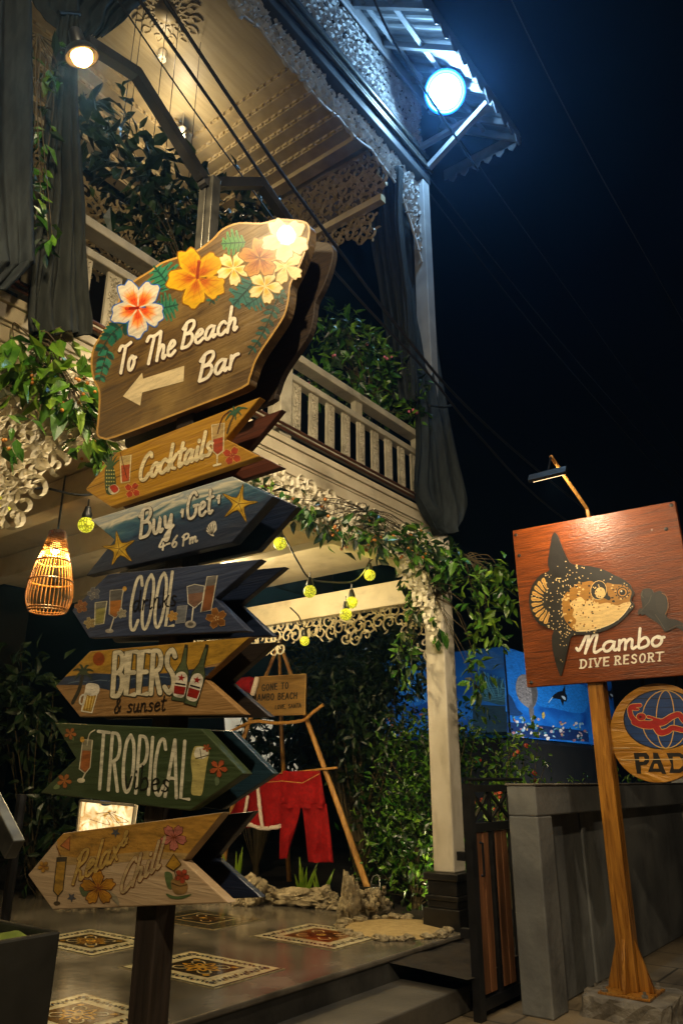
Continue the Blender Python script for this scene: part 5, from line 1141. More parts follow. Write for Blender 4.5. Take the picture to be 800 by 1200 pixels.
for (ox, oy, s_) in ((515, 335, 1), (770, 325, .7)):
    A.new('painted_whale'); f = lambda *q: cc(*[(ox + x * s_, oy + y * s_) for x, y in q])
    A.blob(f((-45, 10), (-15, -18), (15, -22), (35, 0), (30, 30), (5, 20), (-20, 15)), '#0a0f18', 3); A.poly(f((10, -20), (25, -60), (28, -10)), '#0a0f18', 3); A.poly(f((0, 18), (15, 55), (20, 18)), '#0a0f18', 3); A.stroke(f((-40, 8), (-60, 35)), 1, '#b8d0dc', 3); A.blob(f((8, 0), (25, 6), (28, 22), (14, 14)), '#c9d4d8', 4)
A.new('painted_reef')
for k in range(90):
    X = rng.uniform(260, 660); Yp = 440 + rng.random() ** .7 * 110 + (X - 260) * .06; c_ = rng.choice(['#b89a9a', '#8fb0bc', '#c9a26a', '#5f8f9a', '#d8c8bc', '#2c5a5e', '#1d3c4a', '#a36a6a'])
    x, y = cc((X, Yp))[0]; A.ellipse(x, y, rng.uniform(.6, 2.2), rng.uniform(.8, 2.6), c_, 4 + k * .01, rng.uniform(0, 3), 7)
A.blob(cc((420, 430), (430, 420), (436, 440), (426, 456)), '#c9a24a', 6)
A.build('painted_sea', M['mural'], mu)
A = Art(lambda x, y, h: U(x, y, Y=10.999 - h), .0008)
A.poly(cc((60, 380), (236, 390), (240, 545), (60, 530)), '#1c3c4c', 1); A.blob(cc((70, 110), (160, 100), (215, 150), (210, 190), (120, 200), (60, 190)), '#2c66a8', 1)
A.blob(cc((60, 290), (110, 260), (160, 240), (222, 270), (230, 380), (120, 360), (70, 350)), '#2a5a6c', 2)
for k in range(9): A.stroke(cc((90 + 16 * k, 200 + 6 * k), (105 + 13 * k, 250 + 5 * k), (120 + 14 * k, 300), (150 + 9 * k, 340)), 1.4, ['#3f86a8', '#12425c', '#5a9ab0'][k % 3], 3 + k * .05)
for k in range(8): A.stroke(cc((120, 300 + 9 * k), (170, 292 + 9 * k), (228, 300 + 9 * k)), .8, '#4f8698', 4)
A.new('painted_ray')
A.blob([(466, 775), (480, 768), (498, 780), (506, 800), (500, 822), (478, 826), (466, 806)], '#1f7ad0', 2)
for k in range(10): A.stroke([(470 + 3 * k, 772 + rng.uniform(0, 6)), (468 + 3 * k, 798), (474 + 3 * k, 822)], 1.4, ['#3f9be0', '#145aa8', '#7abff0'][k % 3], 3 + k * .02)
A.new('painted_reef')
for k in range(90):
    x, y = rng.uniform(440, 510), 832 + rng.random() * 34; A.ellipse(x, y, rng.uniform(.8, 2.6), rng.uniform(.8, 2.4), rng.choice(['#4a6a74', '#2a4450', '#8aa4a4', '#b0603c', '#16303c', '#6a7a6a']), 3 + k * .01, 0, 7)
for k in range(8): A.ellipse(rng.uniform(450, 462), rng.uniform(835, 850), 1.8, 1.6, '#c96a3c', 5, n=7)
A.build('painted_reef', M['mural'], mu)
"""spot that lights the mural: stands behind the wall"""
def unseen_spot(p, aim, power, color, label, cone=100):
    s_ = thing('unseen_spotlight', p, label, 'spotlight'); p = Vector(p); d = (Vector(aim) - p).normalized()
    g = MB(); g.tube([p, p + Vector((0, 0, .18))], .012, 6); g.box((p.x - .06, p.y - .06, p.z), (p.x + .06, p.y + .06, p.z + .01)); g.build('stake', M['black'], s_)
    g = MB(); c = p + Vector((0, 0, .2)); g.lathe(c, [(.03, -.06), (.05, -.03), (.055, .05), (.05, .05), (.045, .03), (.001, .029)], 14, ax=d); h = g.build('housing', M['black'], s_, smooth=True)
    lamp_light('spot_beam', c + d * .07, power, color, 'SPOT', .04, aim, cone, .7)
unseen_spot((-3.4, 11.6, .3), (-5.2, 12.8, 2.9), 640, (.75, .88, 1), 'small black spotlight behind the wall aimed at the mural', 120)
unseen_spot((-6.6, 9.4, .3), (-6.2, 11, 2.9), 170, (.75, .88, 1), 'small black spotlight in the bushes aimed at the reef mural', 120)
# ================================================================== DRAPES
def drape(name, label, rows, ax, folds, amp, m, seed=0, nx=60, cat='curtain', tie=None):
    """hanging cloth: rows of (left px, right px, y px) traced down the photo, on the plane ax, with deep folds"""
    rg = random.Random(seed); ph = rg.uniform(0, 6); key, val = ax
    R3 = smooth([r[:3] for r in rows], 7); V3 = smooth([((r[3] if len(r) > 3 else ax[1]), 0, 0) for r in rows], 7)
    g = MB(); n = len(R3); axis = Vector((1, 0, 0)) if key == 'X' else Vector((0, -1, 0))
    for j, (a, b, y) in enumerate(R3):
        t = j / (n - 1); am = amp * (.45 + .55 * t)
        for i in range(nx + 1):
            u = i / nx; px = a + (b - a) * u
            p = U(px, y, **{key: V3[j][0]})
            uu = u + .09 * noise.noise(Vector((u * 3, t * 2.2, seed + 5))) + .05 * t * math.sin(3 * u + seed)
            w = .8 * math.sin(uu * folds * math.tau + ph) + .5 * math.sin(uu * folds * 2.37 * math.tau + 1.7 * ph + t * 2.5) + 1.1 * noise.noise(Vector((uu * 5, t * 3.2, seed))) + .5 * noise.noise(Vector((uu * 14, t * 7, seed)))
            g.v.append(tuple(p + axis * am * w))
    g.f = [(j * (nx + 1) + i, j * (nx + 1) + i + 1, (j + 1) * (nx + 1) + i + 1, (j + 1) * (nx + 1) + i) for j in range(n - 1) for i in range(nx)]
    c = sum((Vector(v) for v in g.v), Vector()) / len(g.v); zt = max(v[2] for v in g.v)
    t = thing(name, (c.x, c.y, min(v[2] for v in g.v)), label, cat)
    o = g.build('cloth', m, t, smooth=True, angle=180); so = o.modifiers.new('thick', 'SOLIDIFY'); so.thickness = .006
    tp = [Vector(v) for v in g.v[:nx + 1]]
    r = MB(); r.tube([tp[0] + Vector((0, 0, .02)), tp[-1] + Vector((0, 0, .02))], .016, 8); r.build('rod', M['black'], t, smooth=True)
    if tie:
        k = MB(); k.tube([U(tie[0], tie[2], **{key: val}) + axis * .09, U((tie[0] + tie[1]) / 2, tie[2] + 3, **{key: val}) + axis * .12, U(tie[1], tie[2], **{key: val}) + axis * .09], .014, 6); k.build('tie_cord', m, t, smooth=True)
    return t
drape('curtain', 'grey green curtain gathered beside the left end of the balcony railing', [(66, 92, 20), (58, 90, 100), (50, 93, 180), (44, 97, 250), (36, 101, 320), (32, 107, 368), (33, 108, 392)], ('X', -3.58), 3.2, .05, M['cloth2'], 1)
drape('curtain', 'broad black curtain hanging at the far left edge above the fretwork', [(-60, 36, -60), (-60, 35, 60), (-60, 36, 180), (-60, 40, 295), (-60, 34, 312), (-60, 4, 342)], ('X', -3.45), 2.5, .03, M['cloth'], 2)
drape('curtain', 'dark swag of cloth drawn up under the ceiling above the glowing lamp', [(28, 225, -60), (30, 190, -15), (40, 158, 10), (58, 140, 30), (75, 118, 45)], ('X', -3.62), 3, .05, M['cloth'], 3)
drape('curtain', 'dark curtain hanging inside the balcony at its far end', [(428, 470, 196), (430, 470, 245), (440, 476, 310), (452, 482, 385), (462, 490, 470)], ('Y', 5.95), 3.5, .05, M['cloth'], 4)
drape('curtain', 'long charcoal curtain tied down the corner column of the balcony', [(440, 497, 190, -3.95), (452, 502, 260, -3.93), (464, 508, 340, -3.88), (482, 516, 430, -3.74), (490, 526, 510, -3.62), (488, 541, 570, -3.6), (494, 545, 598, -3.6), (506, 538, 616, -3.6), (516, 530, 626, -3.6)], ('X', -3.6), 3, .085, M['cloth'], 5, tie=(494, 520, 478))

# ================================================================== SANTA'S WASHING LINE
YS = 7.2
def S(x, y, dy=0): return U(x, y, Y=YS + dy)
c5_ = lambda x, y, dy=0: S(240 + x / 3.333, 740 + y / 3.333, dy)
tr = thing('stick_tripod', c5_(640, 1010), 'rustic tripod of peeled sticks with cross branches in the garden', 'stick frame')
g = MB(); g.tube([c5_(640, 1015, -.05), c5_(520, 680, -.02), c5_(400, 350), c5_(335, 165, .02), c5_(284, 18, .04)], [.036, .033, .03, .027, .022], 9); g.build('leg', M['stick'], tr, smooth=True)
g = MB(); g.tube([c5_(60, 990, .1), c5_(150, 420, .09), c5_(240, 170, .07), c5_(300, 22, .05)], [.034, .03, .026, .02], 9); g.build('leg', M['stick'], tr, smooth=True)
g = MB(); g.tube([c5_(330, 990, 1.2), c5_(300, 400, .5), c5_(290, 40, .08)], [.034, .03, .02], 9); g.build('leg', M['stick'], tr, smooth=True)
g = MB(); g.tube(smooth([c5_(100, 392, -.05), c5_(190, 352, -.08), c5_(280, 358, -.06), c5_(380, 348, -.06), c5_(420, 318, -.07), c5_(462, 286, -.05)], 4), .021, 8); g.build('branch', M['stick'], tr, smooth=True)
g = MB(); g.tube([c5_(160, 585, -.04), c5_(300, 556, -.05), c5_(515, 532, -.05)], .014, 8); g.build('rail', M['stick'], tr, smooth=True)
g = MB()
for k in range(5): z = k * .02; g.tube([c5_(276 + k, 45 + 8 * k, -.02), c5_(300, 38 + 8 * k, -.0), c5_(318 - k, 48 + 8 * k, .03)], .008, 5)
g.build('lashing', M['stem'], tr)
nb = thing('hanging_notice', c5_(280, 330), 'small tan board lettered Gone to Mambo Beach, Love Santa', 'notice')
g = MB(); nbp = [c5_(x, y, -.1) for x, y in ((206, 176), (396, 164), (391, 326), (168, 332))]; g.prism(nbp, (0, .02, 0)); o = g.build('board', plank_board('notice_board', '#6f5226', '#8f6d36', rough=.6, coat=0, streak=14), nb, bevel=.003)
A = Art(faceY(YS - .1), .0006); cq = C(240, 740, 3.333)
text(A, 'GONE TO', cq((222, 232))[0], cq((326, 222))[0], (.3, -7), 1.25, '#17110a', 2, CAP, gap=.14); text(A, 'MAMBO BEACH', cq((186, 271))[0], cq((360, 262))[0], (.3, -7.2), 1.25, '#17110a', 2, CAP, gap=.14); text(A, 'LOVE, SANTA', cq((274, 304))[0], cq((376, 296))[0], (.3, -4.6), .85, '#17110a', 2, CAP, gap=.12); A.build('lettering', M['paint'], o)
A = Art(faceY(YS - .1), .0004); A.stroke(cq((208, 178), (394, 166), (389, 324)), .8, '#b9955a', 1, sm=False); A.build('rim_paint', M['paint'], o)
g = MB(); g.tube([c5_(230, 172, -.09), c5_(288, 60, -.04), c5_(380, 168, -.09)], .004, 5); g.build('cord', M['stem'], nb)
ht = thing('santa_hat', c5_(160, 225, -.12), 'red felt Santa hat with white trim hung on the notice corner', 'hat')
g = MB(); P0 = c5_(182, 215, -.13)
g.tube([c5_(192, 214, -.13), c5_(170, 206, -.14), c5_(150, 205, -.15), c5_(130, 216, -.15), c5_(112, 240, -.14)], [.1, .1, .085, .055, .02], 14); g.build('felt', M['red'], ht, smooth=True)
g = MB(); g.tube([c5_(205, 180, -.13), c5_(196, 214, -.16), c5_(186, 245, -.13)], .035, 10); g.build('fur_trim', M['fur'], ht, smooth=True)
g = MB(); g.ball(c5_(106, 250, -.14), .04, 10); g.build('pompom', M['fur'], ht, smooth=True)
def garment(name, par, rows, m, dy, depth, seed=0, wav=.014, n=34, close=True):
    """hollow flattened tube of cloth: rows of (left, right, y), puffed by depth, with hanging folds"""
    R3 = smooth([r for r in rows], 6); g = MB(); k = len(R3)
    for j, (a, b, y) in enumerate(R3):
        t = j / (k - 1)
        for i in range(n):
            th = math.tau * i / n; c, s_ = math.cos(th), math.sin(th)
            x = (a + b) / 2 + (b - a) / 2 * (abs(c) ** .8) * (1 if c > 0 else -1)
            h = -s_ * depth * (.6 + .4 * t)
            h += 1.7 * wav * (.4 + .9 * t) * (math.sin(x * .11 + seed + 1.2 * math.sin(y * .01)) + 1.5 * noise.noise(Vector((x * .03, y * .012, seed + (s_ > 0)))) + .8 * noise.noise(Vector((x * .07, y * .05, seed))))
            g.v.append(tuple(c5_(x, y + 3 * noise.noise(Vector((x * .04, t, seed))), dy + h)))
    g.f = [(j * n + i, j * n + (i + 1) % n, (j + 1) * n + (i + 1) % n, (j + 1) * n + i) for j in range(k - 1) for i in range(n)] + ([tuple(range(n))] if close else [])
    o = g.build(name, m, par, smooth=True, angle=180); so = o.modifiers.new('thick', 'SOLIDIFY'); so.thickness = .006
    return o
def trim(par, pts, w, dy, m=None):
    g = MB(); P = [c5_(x, y, dy) for x, y in smooth([p for p in pts], 5) and [q[:2] for q in smooth([p for p in pts], 5)]]
    g.tube([p + Vector((rng.uniform(-.004, .004), 0, rng.uniform(-.004, .004))) for p in P], [w * rng.uniform(.9, 1.1) for _ in P], 8); return g.build('fur_trim', m or M['fur'], par, smooth=True)
jk = thing('santa_jacket', c5_(200, 780, -.1), 'red Santa jacket with white trim hanging on the stick rail', 'jacket')
garment('body', jk, [(225, 312, 556), (190, 314, 600), (165, 312, 650), (150, 308, 700), (142, 304, 750), (140, 300, 766)], M['red'], -.06, .06, 1)
garment('sleeve', jk, [(190, 240, 580), (150, 205, 630), (112, 172, 690), (82, 150, 745), (66, 136, 780)], M['red'], -.03, .05, 2)
trim(jk, [(203, 588), (210, 640), (216, 700), (224, 762)], .022, -.15); trim(jk, [(146, 752), (180, 757), (224, 768), (262, 766), (296, 760)], .024, -.13); trim(jk, [(168, 640), (160, 690), (152, 744)], .02, -.12); trim(jk, [(66, 786), (100, 792), (136, 784)], .028, -.07)
ts = thing('santa_trousers', c5_(400, 900, -.1), 'red Santa trousers pegged on the stick rail by the tripod leg', 'trousers')
garment('waist', ts, [(304, 450, 545), (302, 458, 590), (300, 466, 640), (298, 472, 676), (297, 474, 690)], M['red'], -.1, .05, 5, close=False)
garment('trouser_leg', ts, [(297, 376, 672), (295, 368, 720), (293, 352, 780), (292, 336, 830), (291, 322, 888)], M['red'], -.1, .05, 6)
garment('trouser_leg', ts, [(377, 474, 672), (384, 481, 720), (392, 490, 790), (398, 497, 850), (403, 502, 902)], M['red'], -.1, .055, 7)
g = MB(); g.tube([c5_(228, 590, -.16), c5_(300, 584, -.18), c5_(380, 592, -.18), c5_(448, 555, -.16)], .005, 5); g.build('drawstring', M['stick'], ts)

# ================================================================== CORAL BORDER, SAND, POT
def rock(name, c, r, seed, label, group=None, rough=.35, sq=(1, 1, .8), m='rock', freq=1.6, kind=None):
    bmx = bmesh.new(); bmesh.ops.create_icosphere(bmx, subdivisions=4 if r > .09 else 3, radius=1)
    g = MB()
    for v in bmx.verts:
        d = v.co.normalized(); k = 1 + rough * noise.noise(d * freq + Vector((seed * 3.1, 0, 0))) * 1.6 + rough * .5 * noise.noise(d * freq * 3 + Vector((0, seed, 0))) + rough * .45 * noise.noise(d * freq * 6 + Vector((0, seed, 3))) - rough * .5 * abs(noise.noise(d * freq * 4.3 + Vector((seed, 0, 7))))
        g.v.append((c[0] + d.x * r * k * sq[0], c[1] + d.y * r * k * sq[1], c[2] + d.z * r * k * sq[2]))
    bmx.verts.index_update(); g.f = [tuple(v.index for v in f.verts) for f in bmx.faces]; bmx.free()
    b = Vector((c[0], c[1], c[2] - r * sq[2] * .8)); BASE['tmp'] = b
    g.v = [tuple(Vector(v) - b) for v in g.v]
    o = g.build(name, M[m], None, smooth=True, angle=50); o.location = b
    return tag(o, label, 'coral', group)
rg = random.Random(21); line = smooth([U(x, y, Z=.34) for x, y in ((262, 1053), (300, 1056), (335, 1060), (370, 1062), (400, 1068))], 8)
GRP = 'coral lumps bordering the terrace'
for k in range(30):
    p = line[int(k * (len(line) - 1) / 29)]
    r = rg.uniform(.035, .085)
    rock('coral_lump', (p[0] + rg.uniform(-.05, .1), p[1] + rg.uniform(-.12, .16), .34 + r * .45), r, k, 'pale rough coral lump in the low border along the terrace edge', GRP, .4, (1.25, 1, .75))
rock('coral_lump', U(292, 1046, Z=.46), .17, 101, 'big rounded coral lump at the left of the coral border beside the lowest arrow', None, .4, (1, 1, .9))
rock('coral_lump', U(314, 1046, Z=.42), .1, 105, 'medium coral lump right of the big rounded one', None, .4)
rock('coral_lump', U(345, 1052, Z=.42), .13, 103, 'long flat coral lump behind the coral border', None, .45, (2.2, 1, .55))
rock('coral_lump', U(380, 1050, Z=.44), .11, 107, 'knobbly coral lump left of the tall pointed one', None, .45)
rock('coral_lump', U(409, 1056, Z=.5), .13, 110, 'tall pointed coral stone standing before the tripod pot', None, .4, (.75, .75, 1.7), freq=1.2)
t = thing('branching_coral', U(434, 1072, Z=.34), 'branching pale coral head beside the tall pointed stone', 'coral'); g = MB(); rg2 = random.Random(5); b0 = U(434, 1070, Z=.36)
for k in range(26):
    d = Vector((rg2.uniform(-1, 1), rg2.uniform(-1, 1), rg2.uniform(.15, 1.1))).normalized(); l = rg2.uniform(.1, .2); e = b0 + d * l
    g.tube([b0, b0.lerp(e, .6), e], [.045, .035, .028], 7)
    for q in range(3): f_ = e + Vector((rg2.uniform(-.05, .05), rg2.uniform(-.05, .05), rg2.uniform(0, .05))); g.ball(f_, rg2.uniform(.022, .036), 7)
g.build('coral', M['rock'], t, smooth=True)
sp_o = [U(x, y, Z=.34) for x, y in ((398, 1086), (425, 1079), (460, 1077), (500, 1079), (523, 1087), (515, 1098), (480, 1102), (440, 1102), (408, 1096))]
ring = [Vector(p) for p in smooth(sp_o, 4, True)]; cen = sum(ring, Vector()) / len(ring)
g = MB(); g.v = [tuple(cen + Vector((0, 0, .034)))] + [tuple(cen.lerp(p, .6) + Vector((0, 0, .022 + .012 * noise.noise(p * 6)))) for p in ring] + [tuple(p + Vector((0, 0, .003))) for p in ring]
n = len(ring); g.f = [(0, 1 + i, 1 + (i + 1) % n) for i in range(n)] + [(1 + i, 1 + n + i, 1 + n + (i + 1) % n, 1 + (i + 1) % n) for i in range(n)]
tag(g.build('sand', M['sand'], None, smooth=True), kind='stuff')
for k in range(30):
    p = ring[int(k * (n - 1) / 29)]; front = p.y < cen.y
    r = rg.uniform(.028, .05)
    rock('coral_pebble', (p.x + rg.uniform(-.02, .02), p.y + rg.uniform(-.02, .02), .342 + r * .4), r, 200 + k, 'small pale pebble ringing the sand patch', 'pebbles round the sand patch', .25, (1.3, 1, .65))
for k in range(22):                                                       # small lumps far left along the edge
    p = U(70 + 9.5 * k, 1063 - .35 * k + rg.uniform(-2, 2), Z=.34); r = rg.uniform(.03, .055)
    rock('coral_lump', (p.x, p.y, .34 + r * .4), r, 300 + k, 'small coral chip in the line behind the lowest arrow board', 'coral chips behind the arrow board', .35, (1.4, 1, .6))
bk_ = thing('metal_bucket', U(434, 1052, Z=.33), 'small grey metal bucket holding the foot of the tripod leg', 'bucket'); b0 = c5_(640, 1030, -.05); 
g = MB(); g.lathe((b0.x, b0.y, .3), [(.09, 0), (.12, .2), (.128, .2), (.128, .21), (.115, .21), (.09, .05), (.001, .05)], 20); g.build('body', M['steel'], bk_, smooth=True)
g = MB(); g.tube(smooth([Vector((b0.x + .02, b0.y, .5)), Vector((b0.x + .06, b0.y, .6)), Vector((b0.x + .13, b0.y, .61)), Vector((b0.x + .14, b0.y, .5))], 5), .006, 6); g.build('handle', M['steel'], bk_)

# ================================================================== PLANTER AND MENU STAND AT LOWER LEFT
pt = thing('planter', (-2.6, 1.6, 0), 'tapered black planter with a green cloth folded on top, at the lower left', 'planter')
g = MB(); PR = U(72, 1090, Y=1.64).x; P = [(-3.0, 1.31), (PR, 1.31), (PR, 1.64), (-3.0, 1.64)]
vs = [(x, y, 1.09) for x, y in P] + [(-2.95 + (x + 3.0) * .9, 1.35 + (y - 1.31) * .8, 0) for x, y in P] + [((-2.97 + (x + 3.0) * .91), 1.33 + (y - 1.31) * .88, 1.09) for x, y in P] + [((-2.97 + (x + 3.0) * .91), 1.33 + (y - 1.31) * .88, 1.02) for x, y in P]
fs = [(i, (i + 1) % 4, 4 + (i + 1) % 4, 4 + i)[::-1] for i in range(4)] + [(i, (i + 1) % 4, 8 + (i + 1) % 4, 8 + i) for i in range(4)] + [(8 + i, 8 + (i + 1) % 4, 12 + (i + 1) % 4, 12 + i) for i in range(4)] + [(12, 13, 14, 15), (7, 6, 5, 4)]
g.add(vs, fs); g.build('body', mat('black_planter', '#121311', '#22221e', rough=.55, scale=5, bump=.25, bscale=12), pt, bevel=.008)
g = MB(); n = 22
for j in range(n + 1):
    for i in range(n + 1):
        u, v = i / n, j / n; g.v.append((-2.99 + (PR + 2.93) * u, 1.35 + .25 * v, 1.085 + .03 * noise.noise(Vector((u * 3, v * 3, 1))) + .02 * math.sin(v * 9 + u * 4) - .05 * max(0, u - .75) * 4))
g.f = [(j * (n + 1) + i, j * (n + 1) + i + 1, (j + 1) * (n + 1) + i + 1, (j + 1) * (n + 1) + i) for j in range(n) for i in range(n)]
o = g.build('cloth', mat('green_cloth', '#4a5c1c', '#6d7c2c', rough=.8, scale=20, bump=.2), pt, smooth=True, angle=180); so = o.modifiers.new('t', 'SOLIDIFY'); so.thickness = .01
ms = thing('menu_stand', (-3.1, 2.0, .34), 'slanted grey metal menu stand at the left edge', 'stand')
a, b = U(-30, 900, Y=2.1), U(18, 996, Y=2.1)
g = MB(); g.bar(a, b, .1, .06, up=(0, 1, 0)); g.build('tray', M['steel'], ms, bevel=.006)
m_ = a.lerp(b, .3); g = MB(); g.tube([Vector((m_.x, 2.3, 0.0)), Vector((m_.x, 2.3, m_.z - .02))], .025, 8); g.build('leg', M['black'], ms)

# ================================================================== LIT PANELS DEEP IN THE GARDEN
def lit_mat(name, c1, c2, s, blue=False, sc=14):
    m = bpy.data.materials.new(name); m.use_nodes = True; nt = m.node_tree; N = nt.nodes; L = nt.links; b = N['Principled BSDF']
    tc = N.new('ShaderNodeTexCoord'); nz = N.new('ShaderNodeTexNoise'); nz.inputs['Scale'].default_value = sc; nz.inputs['Detail'].default_value = 7; nz.inputs['Distortion'].default_value = 2.2
    L.new(tc.outputs['Object'], nz.inputs['Vector']); rp = N.new('ShaderNodeValToRGB'); rp.color_ramp.elements[0].position = .35; rp.color_ramp.elements[1].position = .66
    rp.color_ramp.elements[0].color = lin(c1); rp.color_ramp.elements[1].color = lin(c2); L.new(nz.outputs[0], rp.inputs[0])
    L.new(rp.outputs[0], b.inputs['Emission Color']); L.new(rp.outputs[0], b.inputs['Base Color']); b.inputs['Emission Strength'].default_value = s; b.inputs['Roughness'].default_value = .3
    return m
def lit_panel(px, Y, label, name, m, frame='white', extra=None):
    q = [U(x, y, Y=Y) for x, y in px]; c = sum(q, Vector()) / 4
    t = thing(name, (c.x, c.y, .3), label, 'light panel')
    g = MB(); g.prism(q, (0, .02, 0)); o = g.build('pane', m, t)
    g = MB()
    for i in range(4): g.bar(q[i] - Vector((0, .01, 0)), q[(i + 1) % 4] - Vector((0, .01, 0)), .025, .03, up=(0, 1, 0))
    g.build('frame', M[frame], t)
    g = MB(); g.box((c.x - .03, Y + .021, .3), (c.x + .03, Y + .06, c.z)); g.build('stand', M['black'], t)
    if extra: extra(t, o, Y)
    return t
def crinkle(t, o, Y):
    A = Art(faceY(Y), .0008); A.blob([(118, 936), (128, 938), (131, 943), (120, 944)], '#3a78e0', 1)
    for k in range(4): A.stroke([(102 + rng.uniform(0, 50), 945 + rng.uniform(0, 25)) for _ in range(3)], .6, '#8a6a34', 2)
    A.build('creases', M['paint'], o)
lit_panel(((96, 938), (160, 944), (156, 972), (92, 976)), 5.2, 'glowing crinkled foil panel with a blue top edge behind the lowest boards', 'light_panel', lit_mat('lit_foil', '#a87a34', '#ffe6b0', 1.7, sc=6), extra=crinkle)
lit_panel(((184, 938), (208, 946), (203, 966), (178, 962)), 5.6, 'narrow glowing panel right of the post under the green board', 'light_panel', lit_mat('lit_foil_small', '#5c5648', '#f0d6a0', .6, sc=12))
lit_panel(((262, 836), (345, 846), (352, 906), (268, 912)), 9.2, 'pale lit screen glowing through leaves behind the stick tripod', 'light_panel', lit_mat('lit_screen', '#b9ae90', '#efe6cc', .55, sc=2), 'black')

# ================================================================== PENDANT, FESTOON, FLOODLIGHT, SPOTS
pd = thing('pendant_lamp', U(62, 668, X=-5.0), 'woven rattan pendant lamp glowing under the balcony', 'pendant lamp')
pb = U(62, 718, X=-5.0); pc = U(62, 620, X=-5.0); hh = pc.z - pb.z; cxp, cyp = (pb.x + pc.x) / 2, (pb.y + pc.y) / 2
prof = [(.125, 0), (.152, .08), (.165, .2), (.153, .38), (.125, .58), (.095, .72), (.07, .85), (.055, .96), (.04, 1.0)]
pr = [(p[0], p[1]) for p in smooth([(a, b * hh) for a, b in prof], 3)]
g = MB()
for k in range(34):
    a = k * math.tau / 34; g.tube([Vector((cxp + math.cos(a) * r, cyp + math.sin(a) * r, pb.z + h)) for r, h in pr], .0032, 4, cap=False)
g.build('ribs', M['rattan'], pd)
for i, h in enumerate((0, .03, .36, .6, .72, .9)):
    r = np.interp(h, [p[1] for p in prof], [p[0] for p in prof]); g = MB()
    g.tube([Vector((cxp + math.cos(a) * (r + .004), cyp + math.sin(a) * (r + .004), pb.z + h * hh)) for a in np.linspace(0, math.tau, 30)], .006, 5, cap=False); g.build('hoop', M['rattan'], pd)
g = MB()
for k in range(9):
    h0 = .76 + k * .025; r = np.interp(h0, [p[1] for p in prof], [p[0] for p in prof])
    g.tube([Vector((cxp + math.cos(a) * (r + .003), cyp + math.sin(a) * (r + .003), pb.z + (h0 + .02 * math.sin(a * 3)) * hh)) for a in np.linspace(0, math.tau, 26)], .006, 4, cap=False)
g.build('weave', M['rattan'], pd)
g = MB(); g.tube([Vector((cxp, cyp, pc.z)), Vector((cxp, cyp, 3.79))], .008, 6); g.build('cord', M['black'], pd)
g = MB(); g.ball((cxp, cyp, pb.z + hh * .78), .042, 12, (1, 1, 1.2)); g.build('bulb', emis('warm_bulb', '#ffc35a', 14), pd, smooth=True)
lamp_light('pendant_light', (cxp, cyp, pb.z + hh * .66), 34, (1, .66, .26), 'POINT', .03)

def bulb_mat():
    m = bpy.data.materials.new('festoon_glow'); m.use_nodes = True; nt = m.node_tree; N = nt.nodes; L = nt.links; b = N['Principled BSDF']
    tc = N.new('ShaderNodeTexCoord'); vo = N.new('ShaderNodeTexVoronoi'); vo.feature = 'DISTANCE_TO_EDGE'; vo.inputs['Scale'].default_value = 46
    L.new(tc.outputs['Object'], vo.inputs['Vector']); rp = N.new('ShaderNodeValToRGB'); rp.color_ramp.elements[0].position = .02; rp.color_ramp.elements[1].position = .2
    rp.color_ramp.elements[0].color = lin('#5c5a08'); rp.color_ramp.elements[1].color = lin('#f2ee3a'); L.new(vo.outputs[0], rp.inputs[0])
    L.new(rp.outputs[0], b.inputs['Emission Color']); b.inputs['Emission Strength'].default_value = 1.1; b.inputs['Base Color'].default_value = lin('#8a8416'); return m
BG = bulb_mat()
def festoon(label, bulbs, X, path, drop=.12, r=.058):
    pts = [U(x, y, X=X) for x, y in bulbs]; t = thing('string_light', pts[0], label, 'string light')
    g = MB(); g.tube(smooth([U(x, y, X=X) for x, y in path], 5), .008, 6)
    for p in pts: g.tube([p + Vector((0, 0, r)), p + Vector((0, 0, drop + r))], .006, 5)
    g.build('cord', M['black'], t, smooth=True)
    for p in pts:
        g = MB(); g.ball(p, r, 14); b = g.build('bulb', BG, t, smooth=True)
        g = MB(); g.lathe(p + Vector((0, 0, r * .85)), [(.03, 0), (.034, .02), (.024, .05), (.018, .075), (.001, .08)], 10); g.build('socket', M['black'], b, smooth=True)
    return pts
fp = festoon('string of glowing green yellow ball lights below the balcony fretwork', [(328, 637), (363, 693), (433, 674), (412, 706), (405, 720)], -4.2, [(300, 600), (328, 622), (350, 660), (363, 678), (385, 682), (412, 682), (425, 672), (433, 658), (445, 650)])
festoon('single green yellow ball light low against the dark shrubs', [(357, 751)], -5.4, [(340, 712), (350, 722), (357, 736), (375, 728), (400, 700)], r=.055)
festoon('glowing ball lights strung below the left end of the balcony', [(101, 615), (5, 590)], -3.95, [(-20, 570), (5, 575), (50, 572), (80, 578), (101, 580), (130, 575), (160, 570)], r=.05)
lamp_light('festoon_glow', fp[2] + Vector((.0, -.1, .05)), 2.4, (1, .85, .12), 'POINT', .05)
lamp_light('festoon_glow', fp[3] + Vector((.1, -.1, 0)), 2.0, (1, .85, .12), 'POINT', .05)
lamp_light('festoon_glow', fp[0] + Vector((.0, -.1, .0)), 1.2, (1, .85, .12), 'POINT', .05)

